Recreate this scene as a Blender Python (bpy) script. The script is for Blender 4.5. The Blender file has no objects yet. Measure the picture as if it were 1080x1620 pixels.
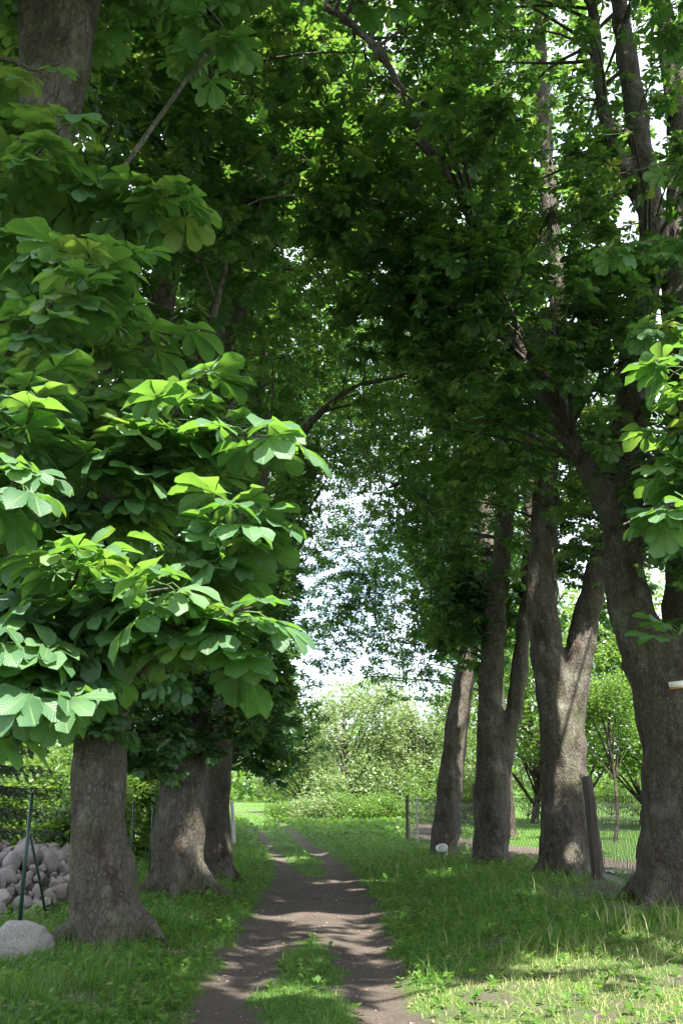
import bpy, math, random
import numpy as np
from mathutils import Vector, Matrix, noise as mnoise

random.seed(7)
rng = np.random.default_rng(11)
SC = bpy.context.scene
COL = SC.collection

# ---------------------------------------------------------------- camera, sky, sun, exposure
PITCH = math.radians(17.05)
FPX = 1500.0                       # focal length in photo pixels (1080 x 1620)
EYE = np.array([0.0, 0.0, 1.6])
cam_d = bpy.data.cameras.new('camera')
cam = bpy.data.objects.new('camera', cam_d)
COL.objects.link(cam)
cam.location = EYE
cam.rotation_euler = (math.pi / 2 + PITCH, 0, 0)
cam_d.sensor_fit = 'VERTICAL'
cam_d.sensor_height = 36.0
cam_d.sensor_width = 24.0
cam_d.lens = 36.0 * FPX / 1620.0
cam_d.clip_end = 3000
SC.camera = cam

SUN_EL = math.radians(57)
SUN_AZ = math.radians(20)          # towards the sun: behind the camera, a little to the right
SUN = np.array([math.sin(SUN_AZ) * math.cos(SUN_EL), -math.cos(SUN_AZ) * math.cos(SUN_EL), math.sin(SUN_EL)])

world = bpy.data.worlds.new('World')
SC.world = world
world.use_nodes = True
nt = world.node_tree
nt.nodes.clear()
sky = nt.nodes.new('ShaderNodeTexSky')
sky.sky_type = 'NISHITA'
sky.sun_disc = False
sky.sun_elevation = SUN_EL
sky.sun_rotation = math.pi - SUN_AZ
sky.dust_density = 2.0
tc = nt.nodes.new('ShaderNodeTexCoord')
cn = nt.nodes.new('ShaderNodeTexNoise')
cn.inputs['Scale'].default_value = 2.2
cn.inputs['Detail'].default_value = 7
cn.inputs['Roughness'].default_value = 0.6
cr = nt.nodes.new('ShaderNodeValToRGB')
cr.color_ramp.elements[0].position = 0.32
cr.color_ramp.elements[1].position = 0.56
mixc = nt.nodes.new('ShaderNodeMix')
mixc.data_type = 'RGBA'
mixc.inputs[7].default_value = (6.9, 7.4, 8.5, 1)
bg = nt.nodes.new('ShaderNodeBackground')
bg.inputs['Strength'].default_value = 0.082
wo = nt.nodes.new('ShaderNodeOutputWorld')
nt.links.new(tc.outputs['Generated'], cn.inputs['Vector'])
nt.links.new(cn.outputs['Fac'], cr.inputs['Fac'])
nt.links.new(cr.outputs['Color'], mixc.inputs[0])
nt.links.new(sky.outputs['Color'], mixc.inputs[6])
nt.links.new(mixc.outputs[2], bg.inputs['Color'])
nt.links.new(bg.outputs['Background'], wo.inputs['Surface'])

sun_d = bpy.data.lights.new('sun', 'SUN')
sun_d.energy = 5.0
sun_d.angle = math.radians(0.53)
sun_d.color = (1.0, 0.95, 0.87)
sun = bpy.data.objects.new('sun', sun_d)
COL.objects.link(sun)
sun.rotation_euler = Vector(SUN).to_track_quat('Z', 'Y').to_euler()

SC.view_settings.view_transform = 'Standard'
SC.view_settings.look = 'None'
SC.view_settings.exposure = 2.25
SC.view_settings.gamma = 1
SC.view_settings.use_curve_mapping = False
SC.cycles.use_denoising = True
SC.cycles.use_adaptive_sampling = True
SC.cycles.adaptive_threshold = 0.02
SC.cycles.max_bounces = 7
SC.cycles.diffuse_bounces = 4
SC.cycles.glossy_bounces = 2
SC.cycles.transmission_bounces = 5
SC.cycles.transparent_max_bounces = 4
SC.cycles.sample_clamp_indirect = 6
SC.render.use_persistent_data = False

# ---------------------------------------------------------------- pixels -> directions -> points
CP, SP = math.cos(PITCH), math.sin(PITCH)


def ray(px, py):
    u = (px - 540) / FPX
    v = (810 - py) / FPX
    return np.array([u, CP - v * SP, SP + v * CP])


def P(px, py, Y):
    d = ray(px, py)
    return EYE + d * (Y / d[1])


def project(p):
    p = np.asarray(p, float) - EYE
    dep = p[..., 1] * CP + p[..., 2] * SP
    up = -p[..., 1] * SP + p[..., 2] * CP
    return 540 + FPX * p[..., 0] / dep, 810 - FPX * up / dep, dep


# ---------------------------------------------------------------- terrain
def smooth(a, b, x):
    t = np.clip((np.asarray(x, float) - a) / (b - a), 0, 1)
    return t * t * (3 - 2 * t)


TRK = np.array([[-0.15, -10], [-0.28, 4], [-0.31, 8], [-0.36, 12], [-0.42, 18], [-0.62, 24], [-1.05, 30], [-1.95, 38],
                [-3.1, 48], [-4.6, 60], [-6.6, 75], [-9.5, 95], [-14, 120], [-20, 150]], float)


def track_x(y):
    return np.interp(y, TRK[:, 1], TRK[:, 0])


def wob(x, y, s, seed):
    x = np.asarray(x, float); y = np.asarray(y, float)
    return (np.sin(x * s + seed) * np.cos(y * s * 1.13 + seed * 1.7) + 0.6 * np.sin(x * s * 2.3 - y * s * 1.7 + seed * 2.1)
            + 0.4 * np.cos(x * s * 4.1 + y * s * 3.7 + seed * 0.7)) / 2.0


def gz(x, y):
    x = np.asarray(x, float); y = np.asarray(y, float)
    z = 0.014 * np.clip(y - 30, 0, None) * smooth(28, 50, y)
    z = z + 0.006 * np.clip(y - 80, 0, None)
    d = x - track_x(y)
    z = z + 0.03 * wob(x, y, 0.9, 1.3) + 0.012 * wob(x, y, 3.1, 4.0)
    near = np.exp(-(d / 1.15) ** 4)
    z = z - 0.05 * near * (y < 60)
    for s in (-1, 1):
        z = z - 0.045 * np.exp(-((d - s * 0.66) / 0.28) ** 2) * (y < 70)
    # bank on which the right row stands, and the small one under the left row
    z = z + 0.10 * smooth(1.2, 3.2, d) * smooth(9, 14, y) * (1 - smooth(34, 44, y))
    z = z + 0.05 * smooth(1.2, 2.4, -d)
    return z


def ground(px, py):
    d = ray(px, py)
    lo, hi = 2.0, 400.0
    f = lambda t: (EYE[2] + d[2] * t) - float(gz(d[0] * t, d[1] * t))
    t = lo
    step = 0.05
    while t < hi and f(t) > 0:
        t += step
        step *= 1.01
    a, b = t - step, t
    for _ in range(30):
        m = (a + b) / 2
        if f(m) > 0: a = m
        else: b = m
    return EYE + d * a


# ---------------------------------------------------------------- mesh helpers
def mesh_from(name, V, faces, mat=None, attrs=None, smooth_shade=False):
    """faces: list of int arrays (n,k); attrs: {name: (N,) point floats}"""
    V = np.ascontiguousarray(V, dtype=np.float32)
    me = bpy.data.meshes.new(name)
    me.vertices.add(len(V))
    me.vertices.foreach_set('co', V.ravel())
    faces = [np.asarray(f, dtype=np.int32) for f in faces if len(f)]
    nl = sum(f.size for f in faces)
    npoly = sum(len(f) for f in faces)
    me.loops.add(nl)
    me.polygons.add(npoly)
    me.loops.foreach_set('vertex_index', np.concatenate([f.ravel() for f in faces]))
    tot = np.concatenate([np.full(len(f), f.shape[1], dtype=np.int32) for f in faces])
    st = np.zeros(npoly, dtype=np.int32)
    st[1:] = np.cumsum(tot)[:-1]
    me.polygons.foreach_set('loop_start', st)
    if smooth_shade:
        me.polygons.foreach_set('use_smooth', np.ones(npoly, dtype=bool))
    me.update(calc_edges=True)
    for k, a in (attrs or {}).items():
        at = me.attributes.new(k, 'FLOAT', 'POINT')
        at.data.foreach_set('value', np.ascontiguousarray(a, dtype=np.float32))
    if mat:
        me.materials.append(mat)
    return me


def add_obj(name, me, parent=None, loc=(0, 0, 0)):
    o = bpy.data.objects.new(name, me)
    COL.objects.link(o)
    o.location = loc
    if parent:
        o.parent = parent
    return o


def tag(o, label=None, cat=None, group=None, kind=None):
    if label: o['label'] = label
    if cat: o['category'] = cat
    if group: o['group'] = group
    if kind: o['kind'] = kind
    return o


def root(name, loc, label, cat, group=None):
    e = bpy.data.objects.new(name, None)
    COL.objects.link(e)
    e.location = loc
    e.empty_display_size = 0.2
    return tag(e, label, cat, group)


class Geo:
    """collects geometry, faces grouped by size"""
    def __init__(self):
        self.V = []; self.F = {3: [], 4: []}; self.n = 0; self.A = []

    def add(self, V, F, a=0.5):
        V = np.asarray(V, float).reshape(-1, 3)
        for f in (F if isinstance(F, list) else [F]):
            f = np.asarray(f, dtype=np.int64)
            if len(f):
                self.F[f.shape[1]].append(f + self.n)
        self.V.append(V)
        self.A.append(np.broadcast_to(np.asarray(a, float), (len(V),)))
        self.n += len(V)

    def mesh(self, name, mat, smooth_shade=False, off=(0, 0, 0)):
        V = np.concatenate(self.V) - np.asarray(off)
        fs = [np.concatenate(f) for f in self.F.values() if f]
        return mesh_from(name, V, fs, mat, {'v': np.concatenate(self.A)}, smooth_shade)


def catmull(pts, n):
    pts = np.asarray(pts, float)
    K = len(pts)
    if K == 2:
        t = np.linspace(0, 1, n)[:, None]
        return pts[0] * (1 - t) + pts[1] * t
    ext = np.vstack([2 * pts[0] - pts[1], pts, 2 * pts[-1] - pts[-2]])
    out = []
    for s in np.linspace(0, K - 1 - 1e-6, n):
        i = int(s); t = s - i
        p0, p1, p2, p3 = ext[i], ext[i + 1], ext[i + 2], ext[i + 3]
        out.append(0.5 * ((2 * p1) + (-p0 + p2) * t + (2 * p0 - 5 * p1 + 4 * p2 - p3) * t * t + (-p0 + 3 * p1 - 3 * p2 + p3) * t ** 3))
    return np.array(out)


def tube(path, rad, sides=12, cap=True):
    path = np.asarray(path, float); rad = np.asarray(rad, float)
    K = len(path)
    T = np.gradient(path, axis=0)
    T /= np.linalg.norm(T, axis=1)[:, None] + 1e-12
    ref = np.array([1.0, 0, 0]) if abs(T[0][0]) < 0.9 else np.array([0, 1.0, 0])
    V = []
    a = np.linspace(0, 2 * np.pi, sides, endpoint=False)
    for i in range(K):
        n = ref - T[i] * ref.dot(T[i]); n /= np.linalg.norm(n) + 1e-12
        b = np.cross(T[i], n)
        ref = n
        V.append(path[i] + rad[i] * (np.cos(a)[:, None] * n + np.sin(a)[:, None] * b))
    V = np.concatenate(V)
    i = np.arange(K - 1)[:, None] * sides
    j = np.arange(sides)[None, :]
    j2 = (j + 1) % sides
    Q = np.stack([i + j, i + j2, i + sides + j2, i + sides + j], -1).reshape(-1, 4)
    F = [Q]
    if cap:
        V = np.vstack([V, path[0], path[-1]])
        c0, c1 = len(V) - 2, len(V) - 1
        jj = np.arange(sides); jn = (jj + 1) % sides
        F.append(np.concatenate([np.stack([np.full(sides, c0), jn, jj], -1),
                                 np.stack([np.full(sides, c1), (K - 1) * sides + jj, (K - 1) * sides + jn], -1)]))
    return V, F


def tubes_batch(Pts, R, sides=4):
    """Pts (N,K,3), R (N,K): many thin tubes"""
    N, K, _ = Pts.shape
    T = np.gradient(Pts, axis=1)
    T /= np.linalg.norm(T, axis=2, keepdims=True) + 1e-9
    ref = np.where(np.abs(T[..., 2:3]) < 0.9, np.array([0, 0, 1.0]), np.array([1.0, 0, 0]))
    n = np.cross(T, ref); n /= np.linalg.norm(n, axis=2, keepdims=True) + 1e-9
    b = np.cross(T, n)
    a = np.linspace(0, 2 * np.pi, sides, endpoint=False)
    V = Pts[:, :, None, :] + R[:, :, None, None] * (np.cos(a)[None, None, :, None] * n[:, :, None, :] + np.sin(a)[None, None, :, None] * b[:, :, None, :])
    base = (np.arange(N) * K * sides)[:, None, None] + (np.arange(K - 1) * sides)[None, :, None]
    j = np.arange(sides)[None, None, :]; j2 = (j + 1) % sides
    Q = np.stack([base + j, base + j2, base + sides + j2, base + sides + j], -1).reshape(-1, 4)
    return V.reshape(-1, 3), Q


def box(cx, cy, cz, sx, sy, sz):
    V = np.array([[x, y, z] for z in (-1, 1) for y in (-1, 1) for x in (-1, 1)], float) * np.array([sx, sy, sz]) / 2 + np.array([cx, cy, cz])
    Q = np.array([[0, 2, 3, 1], [4, 5, 7, 6], [0, 1, 5, 4], [2, 6, 7, 3], [0, 4, 6, 2], [1, 3, 7, 5]])
    return V, Q


# ---------------------------------------------------------------- materials
def new_mat(name):
    m = bpy.data.materials.new(name)
    m.use_nodes = True
    n = m.node_tree
    n.nodes.clear()
    out = n.nodes.new('ShaderNodeOutputMaterial')
    return m, n, out


def nd(n, t, **kw):
    x = n.nodes.new(t)
    for k, v in kw.items():
        if k.startswith('i_'):
            x.inputs[k[2:].replace('_', ' ')].default_value = v
        else:
            setattr(x, k, v)
    return x


def ramp(n, fac, stops):
    r = n.nodes.new('ShaderNodeValToRGB')
    e = r.color_ramp.elements
    while len(e) > 1:
        e.remove(e[-1])
    e[0].position = stops[0][0]; e[0].color = (*stops[0][1], 1)
    for p, c in stops[1:]:
        k = e.new(p); k.color = (*c, 1)
    n.links.new(fac, r.inputs['Fac'])
    return r.outputs['Color']


def mixrgb(n, fac, a, b, blend='MIX'):
    m = n.nodes.new('ShaderNodeMix')
    m.data_type = 'RGBA'
    m.blend_type = blend
    for s, v in ((0, fac), (6, a), (7, b)):
        if isinstance(v, (int, float)):
            m.inputs[s].default_value = v
        elif isinstance(v, tuple):
            m.inputs[s].default_value = (*v, 1)
        else:
            n.links.new(v, m.inputs[s])
    return m.outputs[2]


def fmath(n, op, a, b=None):
    m = n.nodes.new('ShaderNodeMath')
    m.operation = op
    for s, v in ((0, a), (1, b)):
        if v is None: continue
        if isinstance(v, (int, float)):
            m.inputs[s].default_value = v
        else:
            n.links.new(v, m.inputs[s])
    return m.outputs[0]


def noise_tex(n, scale, detail=4, rough=0.55, stretch=None, vec=None):
    if vec is None:
        vec = nd(n, 'ShaderNodeTexCoord').outputs['Object']
    if stretch:
        mp = nd(n, 'ShaderNodeMapping')
        mp.inputs['Scale'].default_value = stretch
        n.links.new(vec, mp.inputs['Vector'])
        vec = mp.outputs['Vector']
    t = nd(n, 'ShaderNodeTexNoise')
    t.inputs['Scale'].default_value = scale
    t.inputs['Detail'].default_value = detail
    t.inputs['Roughness'].default_value = rough
    n.links.new(vec, t.inputs['Vector'])
    return t.outputs['Fac'], vec


def leaf_material(name, stops, tstops, trans=0.38, rough=0.42, spec=0.35, veins=False):
    m, n, out = new_mat(name)
    at = nd(n, 'ShaderNodeAttribute', attribute_name='v').outputs['Fac']
    oi = nd(n, 'ShaderNodeObjectInfo').outputs['Random']
    f = fmath(n, 'ADD', at, fmath(n, 'MULTIPLY', fmath(n, 'SUBTRACT', oi, 0.5), 0.5)) if veins else at
    col = ramp(n, f, stops)
    tcol = ramp(n, f, tstops)
    p = nd(n, 'ShaderNodeBsdfPrincipled')
    p.inputs['Roughness'].default_value = rough
    p.inputs['Specular IOR Level'].default_value = spec
    nz, vec = noise_tex(n, 9.0, 3)
    if veins:
        vu = nd(n, 'ShaderNodeAttribute', attribute_name='lu').outputs['Fac']
        vw = nd(n, 'ShaderNodeAttribute', attribute_name='lw').outputs['Fac']
        aw = fmath(n, 'ABSOLUTE', vw)
        ph = fmath(n, 'SUBTRACT', fmath(n, 'MULTIPLY', vu, 13.0), fmath(n, 'MULTIPLY', aw, 3.2))
        sv = fmath(n, 'POWER', fmath(n, 'ABSOLUTE', fmath(n, 'SINE', fmath(n, 'MULTIPLY', ph, math.pi))), 0.45)
        mid = fmath(n, 'MINIMUM', fmath(n, 'MULTIPLY', aw, 9.0), 1.0)
        vein = fmath(n, 'MULTIPLY', sv, mid)
        col = mixrgb(n, fmath(n, 'MULTIPLY', fmath(n, 'SUBTRACT', 1.0, vein), 0.38), col, (0.15, 0.24, 0.08))
        col = mixrgb(n, fmath(n, 'MULTIPLY', fmath(n, 'SUBTRACT', 1.0, mid), 0.45), col, (0.22, 0.30, 0.10))
        sp, _ = noise_tex(n, 26.0, 2, vec=vec)
        col = mixrgb(n, ramp(n, sp, [(0.70, (0, 0, 0)), (0.74, (0.7, 0.7, 0.7))]), col, (0.16, 0.10, 0.03))
        bp = nd(n, 'ShaderNodeBump')
        bp.inputs['Strength'].default_value = 0.5
        bp.inputs['Distance'].default_value = 0.004
        n.links.new(vein, bp.inputs['Height'])
        n.links.new(bp.outputs['Normal'], p.inputs['Normal'])
    n.links.new(mixrgb(n, nz, col, mixrgb(n, 1.0, col, (0.72, 0.78, 0.8), 'MULTIPLY')), p.inputs['Base Color'])
    t = nd(n, 'ShaderNodeBsdfTranslucent')
    n.links.new(tcol, t.inputs['Color'])
    mx = nd(n, 'ShaderNodeMixShader')
    mx.inputs[0].default_value = trans
    n.links.new(p.outputs[0], mx.inputs[1])
    n.links.new(t.outputs[0], mx.inputs[2])
    n.links.new(mx.outputs[0], out.inputs['Surface'])
    return m


def bark_material(name, dark, mid, light, moss=0.35, scale=1.0):
    m, n, out = new_mat(name)
    p = nd(n, 'ShaderNodeBsdfPrincipled')
    p.inputs['Roughness'].default_value = 0.9
    p.inputs['Specular IOR Level'].default_value = 0.15
    a, vec = noise_tex(n, 7.0 * scale, 8, 0.65, (1, 1, 0.28))
    # scaly plates
    tco = nd(n, 'ShaderNodeTexCoord').outputs['Object']
    mp = nd(n, 'ShaderNodeMapping'); mp.inputs['Scale'].default_value = (1, 1, 0.45)
    dn = nd(n, 'ShaderNodeTexNoise'); dn.inputs['Scale'].default_value = 5 * scale
    n.links.new(tco, dn.inputs['Vector'])
    dv = nd(n, 'ShaderNodeVectorMath', operation='MULTIPLY_ADD')
    dv.inputs[1].default_value = (0.16, 0.16, 0.16)
    n.links.new(dn.outputs['Color'], dv.inputs[0]); n.links.new(tco, dv.inputs[2])
    n.links.new(dv.outputs[0], mp.inputs['Vector'])
    vo = nd(n, 'ShaderNodeTexVoronoi', feature='DISTANCE_TO_EDGE'); vo.inputs['Scale'].default_value = 15 * scale
    n.links.new(mp.outputs[0], vo.inputs['Vector'])
    crack = fmath(n, 'MINIMUM', fmath(n, 'MULTIPLY', vo.outputs['Distance'], 5.0), 1.0)
    fine, _ = noise_tex(n, 60.0 * scale, 5, 0.7, (1, 1, 0.5))
    h = fmath(n, 'ADD', fmath(n, 'MULTIPLY', a, 1.3), fmath(n, 'ADD', fmath(n, 'MULTIPLY', crack, 0.35), fmath(n, 'MULTIPLY', fine, 0.35)))
    col = ramp(n, a, [(0.25, dark), (0.5, mid), (0.72, light)])
    col = mixrgb(n, fmath(n, 'MULTIPLY', fmath(n, 'SUBTRACT', 1.0, crack), 0.8), col, tuple(c * 0.55 for c in dark))
    col = mixrgb(n, 0.55, col, ramp(n, fine, [(0.3, dark), (0.55, mid), (0.8, light)]))
    mo, _ = noise_tex(n, 1.7, 6, 0.7)
    pt, _ = noise_tex(n, 3.6, 6, 0.7, (1, 1, 0.5))
    col = mixrgb(n, ramp(n, pt, [(0.52, (0, 0, 0)), (0.60, (0.75, 0.75, 0.75))]), col, mixrgb(n, 1.0, col, (0.50, 0.42, 0.36), 'MULTIPLY'))
    pl_, _ = noise_tex(n, 2.3, 7, 0.7, (1, 1, 0.6))
    col = mixrgb(n, ramp(n, pl_, [(0.54, (0, 0, 0)), (0.66, (0.6, 0.6, 0.6))]), col, (0.165, 0.17, 0.135))
    col = mixrgb(n, fmath(n, 'MULTIPLY', ramp(n, mo, [(0.47, (0, 0, 0)), (0.66, (1, 1, 1))]), moss), col, (0.075, 0.095, 0.035))
    li, _ = noise_tex(n, 21.0, 4, 0.6)
    col = mixrgb(n, ramp(n, li, [(0.66, (0, 0, 0)), (0.70, (0.5, 0.5, 0.5))]), col, (0.30, 0.31, 0.27))
    bp = nd(n, 'ShaderNodeBump')
    bp.inputs['Strength'].default_value = 0.9
    bp.inputs['Distance'].default_value = 0.03
    n.links.new(h, bp.inputs['Height'])
    n.links.new(bp.outputs['Normal'], p.inputs['Normal'])
    n.links.new(col, p.inputs['Base Color'])
    n.links.new(p.outputs[0], out.inputs['Surface'])
    return m


def plain_material(name, c0, c1, scale=12, rough=0.6, bump=0.2, dist=0.01, metallic=0.0, stretch=None, detail=6, v=False):
    m, n, out = new_mat(name)
    p = nd(n, 'ShaderNodeBsdfPrincipled')
    p.inputs['Roughness'].default_value = rough
    p.inputs['Metallic'].default_value = metallic
    a, vec = noise_tex(n, scale, detail, 0.65, stretch)
    col = ramp(n, a, [(0.3, c0), (0.7, c1)])
    if v:
        oi = nd(n, 'ShaderNodeObjectInfo').outputs['Random']
        col = mixrgb(n, 0.75, col, ramp(n, oi, [(0, (0.09, 0.075, 0.07)), (0.3, (0.20, 0.17, 0.15)), (0.55, (0.14, 0.13, 0.135)), (0.75, (0.27, 0.24, 0.21)), (1, (0.18, 0.13, 0.105))]), 'MIX')
        f2, _ = noise_tex(n, 55, 4, 0.7)
        col = mixrgb(n, 0.5, col, mixrgb(n, 1.0, col, ramp(n, f2, [(0.3, (0.35, 0.35, 0.35)), (0.7, (1.35, 1.33, 1.3))]), 'MULTIPLY'))
    bp = nd(n, 'ShaderNodeBump')
    bp.inputs['Strength'].default_value = bump
    bp.inputs['Distance'].default_value = dist
    n.links.new(a, bp.inputs['Height'])
    n.links.new(bp.outputs['Normal'], p.inputs['Normal'])
    n.links.new(col, p.inputs['Base Color'])
    n.links.new(p.outputs[0], out.inputs['Surface'])
    return m


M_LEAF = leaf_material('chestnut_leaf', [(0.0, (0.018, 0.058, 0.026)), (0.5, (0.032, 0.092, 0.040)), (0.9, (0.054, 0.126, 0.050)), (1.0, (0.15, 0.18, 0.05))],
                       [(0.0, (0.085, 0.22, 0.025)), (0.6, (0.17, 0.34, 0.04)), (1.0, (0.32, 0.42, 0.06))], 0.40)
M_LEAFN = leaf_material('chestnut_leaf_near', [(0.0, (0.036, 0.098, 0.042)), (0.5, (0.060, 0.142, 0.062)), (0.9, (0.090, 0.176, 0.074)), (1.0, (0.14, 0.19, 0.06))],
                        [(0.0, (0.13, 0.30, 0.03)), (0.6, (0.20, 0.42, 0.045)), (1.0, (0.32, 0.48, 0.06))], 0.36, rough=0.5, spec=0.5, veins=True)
M_PALE = leaf_material('pale_leaf', [(0.0, (0.09, 0.14, 0.06)), (0.6, (0.15, 0.21, 0.09)), (1.0, (0.22, 0.28, 0.14))],
                       [(0.0, (0.20, 0.32, 0.06)), (1.0, (0.38, 0.48, 0.12))], 0.35)
M_BUSH = leaf_material('bush_leaf', [(0.0, (0.04, 0.09, 0.02)), (0.6, (0.08, 0.15, 0.03)), (1.0, (0.14, 0.21, 0.05))],
                       [(0.0, (0.14, 0.30, 0.03)), (1.0, (0.32, 0.46, 0.06))], 0.38)
M_NEEDLE = leaf_material('spruce_needle', [(0.0, (0.02, 0.045, 0.018)), (1.0, (0.05, 0.085, 0.035))], [(0.0, (0.03, 0.06, 0.02)), (1.0, (0.06, 0.1, 0.03))], 0.12)
M_GRASS = leaf_material('grass_blade', [(0.0, (0.030, 0.085, 0.012)), (0.5, (0.065, 0.150, 0.022)), (0.8, (0.12, 0.20, 0.045)), (0.93, (0.34, 0.36, 0.13)), (1.0, (0.54, 0.46, 0.28))],
                        [(0.0, (0.10, 0.30, 0.02)), (0.7, (0.24, 0.44, 0.05)), (1.0, (0.42, 0.40, 0.18))], 0.40, rough=0.5)
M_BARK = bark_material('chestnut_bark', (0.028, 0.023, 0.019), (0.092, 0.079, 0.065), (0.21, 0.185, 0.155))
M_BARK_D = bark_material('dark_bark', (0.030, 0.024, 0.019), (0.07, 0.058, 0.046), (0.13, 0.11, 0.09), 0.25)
M_TWIG = plain_material('twig', (0.06, 0.045, 0.03), (0.13, 0.10, 0.065), 30, 0.8)
M_SHOOT = plain_material('young_shoot', (0.13, 0.14, 0.04), (0.20, 0.15, 0.07), 20, 0.6)
M_STONE = plain_material('fieldstone', (0.20, 0.18, 0.16), (0.40, 0.37, 0.33), 5, 0.85, 0.5, 0.02, v=True)
M_GRANITE = plain_material('granite', (0.10, 0.095, 0.09), (0.36, 0.33, 0.30), 30, 0.9, 0.6, 0.015, detail=8)
M_GREENPOST = plain_material('green_coated_metal', (0.010, 0.035, 0.022), (0.016, 0.055, 0.034), 9, 0.45, 0.1)
M_WIRE = plain_material('weathered_wire', (0.07, 0.075, 0.065), (0.13, 0.13, 0.115), 30, 0.5, 0.1, metallic=0.4)
M_OLDWOOD = plain_material('weathered_wood', (0.03, 0.024, 0.018), (0.105, 0.085, 0.066), 9, 0.9, 0.7, 0.02, stretch=(1, 1, 0.1))
M_PALEWOOD = plain_material('bleached_wood', (0.30, 0.27, 0.24), (0.55, 0.51, 0.46), 10, 0.9, 0.5, 0.01, stretch=(1, 1, 0.1))
M_WHITE = plain_material('white_plastic', (0.62, 0.62, 0.60), (0.82, 0.82, 0.80), 6, 0.4, 0.05)
M_SIGNWHITE = plain_material('white_paint', (0.70, 0.70, 0.68), (0.85, 0.85, 0.83), 14, 0.5, 0.1)
M_ORANGE = plain_material('orange_paint', (0.55, 0.20, 0.03), (0.70, 0.28, 0.05), 14, 0.5, 0.1)
M_PEBBLE = plain_material('pebble', (0.10, 0.085, 0.075), (0.32, 0.28, 0.25), 3, 0.9, 0.2)
M_DEADLEAF = plain_material('dead_leaf', (0.13, 0.07, 0.03), (0.30, 0.19, 0.10), 4, 0.8, 0.2)


def soil_material(name, v_attr=True, base=None):
    """earth, dry sand patches and fine green ground cover; attribute 'v' = how much green grows here"""
    m, n, out = new_mat(name)
    p = nd(n, 'ShaderNodeBsdfPrincipled')
    p.inputs['Roughness'].default_value = 0.95
    p.inputs['Specular IOR Level'].default_value = 0.1
    a, vec = noise_tex(n, 1.3, 8, 0.7)
    f, _ = noise_tex(n, 34, 7, 0.75, vec=vec)
    g, _ = noise_tex(n, 140, 3, 0.7, vec=vec)
    earth = ramp(n, f, [(0.25, (0.032, 0.025, 0.021)), (0.5, (0.075, 0.060, 0.051)), (0.68, (0.125, 0.103, 0.088)), (0.8, (0.22, 0.19, 0.165))])
    earth = mixrgb(n, ramp(n, a, [(0.35, (0, 0, 0)), (0.75, (0.55, 0.55, 0.55))]), earth, (0.15, 0.125, 0.108))
    earth = mixrgb(n, 0.4, earth, mixrgb(n, 1.0, earth, ramp(n, g, [(0.3, (0.4, 0.4, 0.4)), (0.7, (1.5, 1.45, 1.4))]), 'MULTIPLY'))
    green = ramp(n, f, [(0.25, (0.035, 0.060, 0.014)), (0.5, (0.058, 0.115, 0.022)), (0.72, (0.10, 0.17, 0.04)), (0.85, (0.17, 0.17, 0.07))])
    at = nd(n, 'ShaderNodeAttribute', attribute_name='v').outputs['Fac']
    k = fmath(n, 'ADD', at, fmath(n, 'MULTIPLY', fmath(n, 'SUBTRACT', f, 0.5), 0.9))
    k = fmath(n, 'MINIMUM', fmath(n, 'MAXIMUM', k, 0.0), 1.0)
    col = mixrgb(n, k, earth, green)
    bp = nd(n, 'ShaderNodeBump')
    bp.inputs['Strength'].default_value = 0.8
    bp.inputs['Distance'].default_value = 0.03
    hh = fmath(n, 'ADD', f, fmath(n, 'MULTIPLY', g, 0.5))
    n.links.new(hh, bp.inputs['Height'])
    n.links.new(bp.outputs['Normal'], p.inputs['Normal'])
    n.links.new(col, p.inputs['Base Color'])
    n.links.new(p.outputs[0], out.inputs['Surface'])
    return m


M_SOIL = soil_material('soil_and_ground_cover')

# ---------------------------------------------------------------- layout of tracks, lawn, lit gap
SIDE = np.array([[10.0, 9.0], [8.6, 14], [7.3, 19], [6.8, 24], [6.2, 30], [5.2, 36], [4.1, 43], [4.2, 50], [5.4, 58], [8.5, 70]], float)


def side_x(y):
    return np.interp(y, SIDE[:, 1], SIDE[:, 0])


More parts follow.
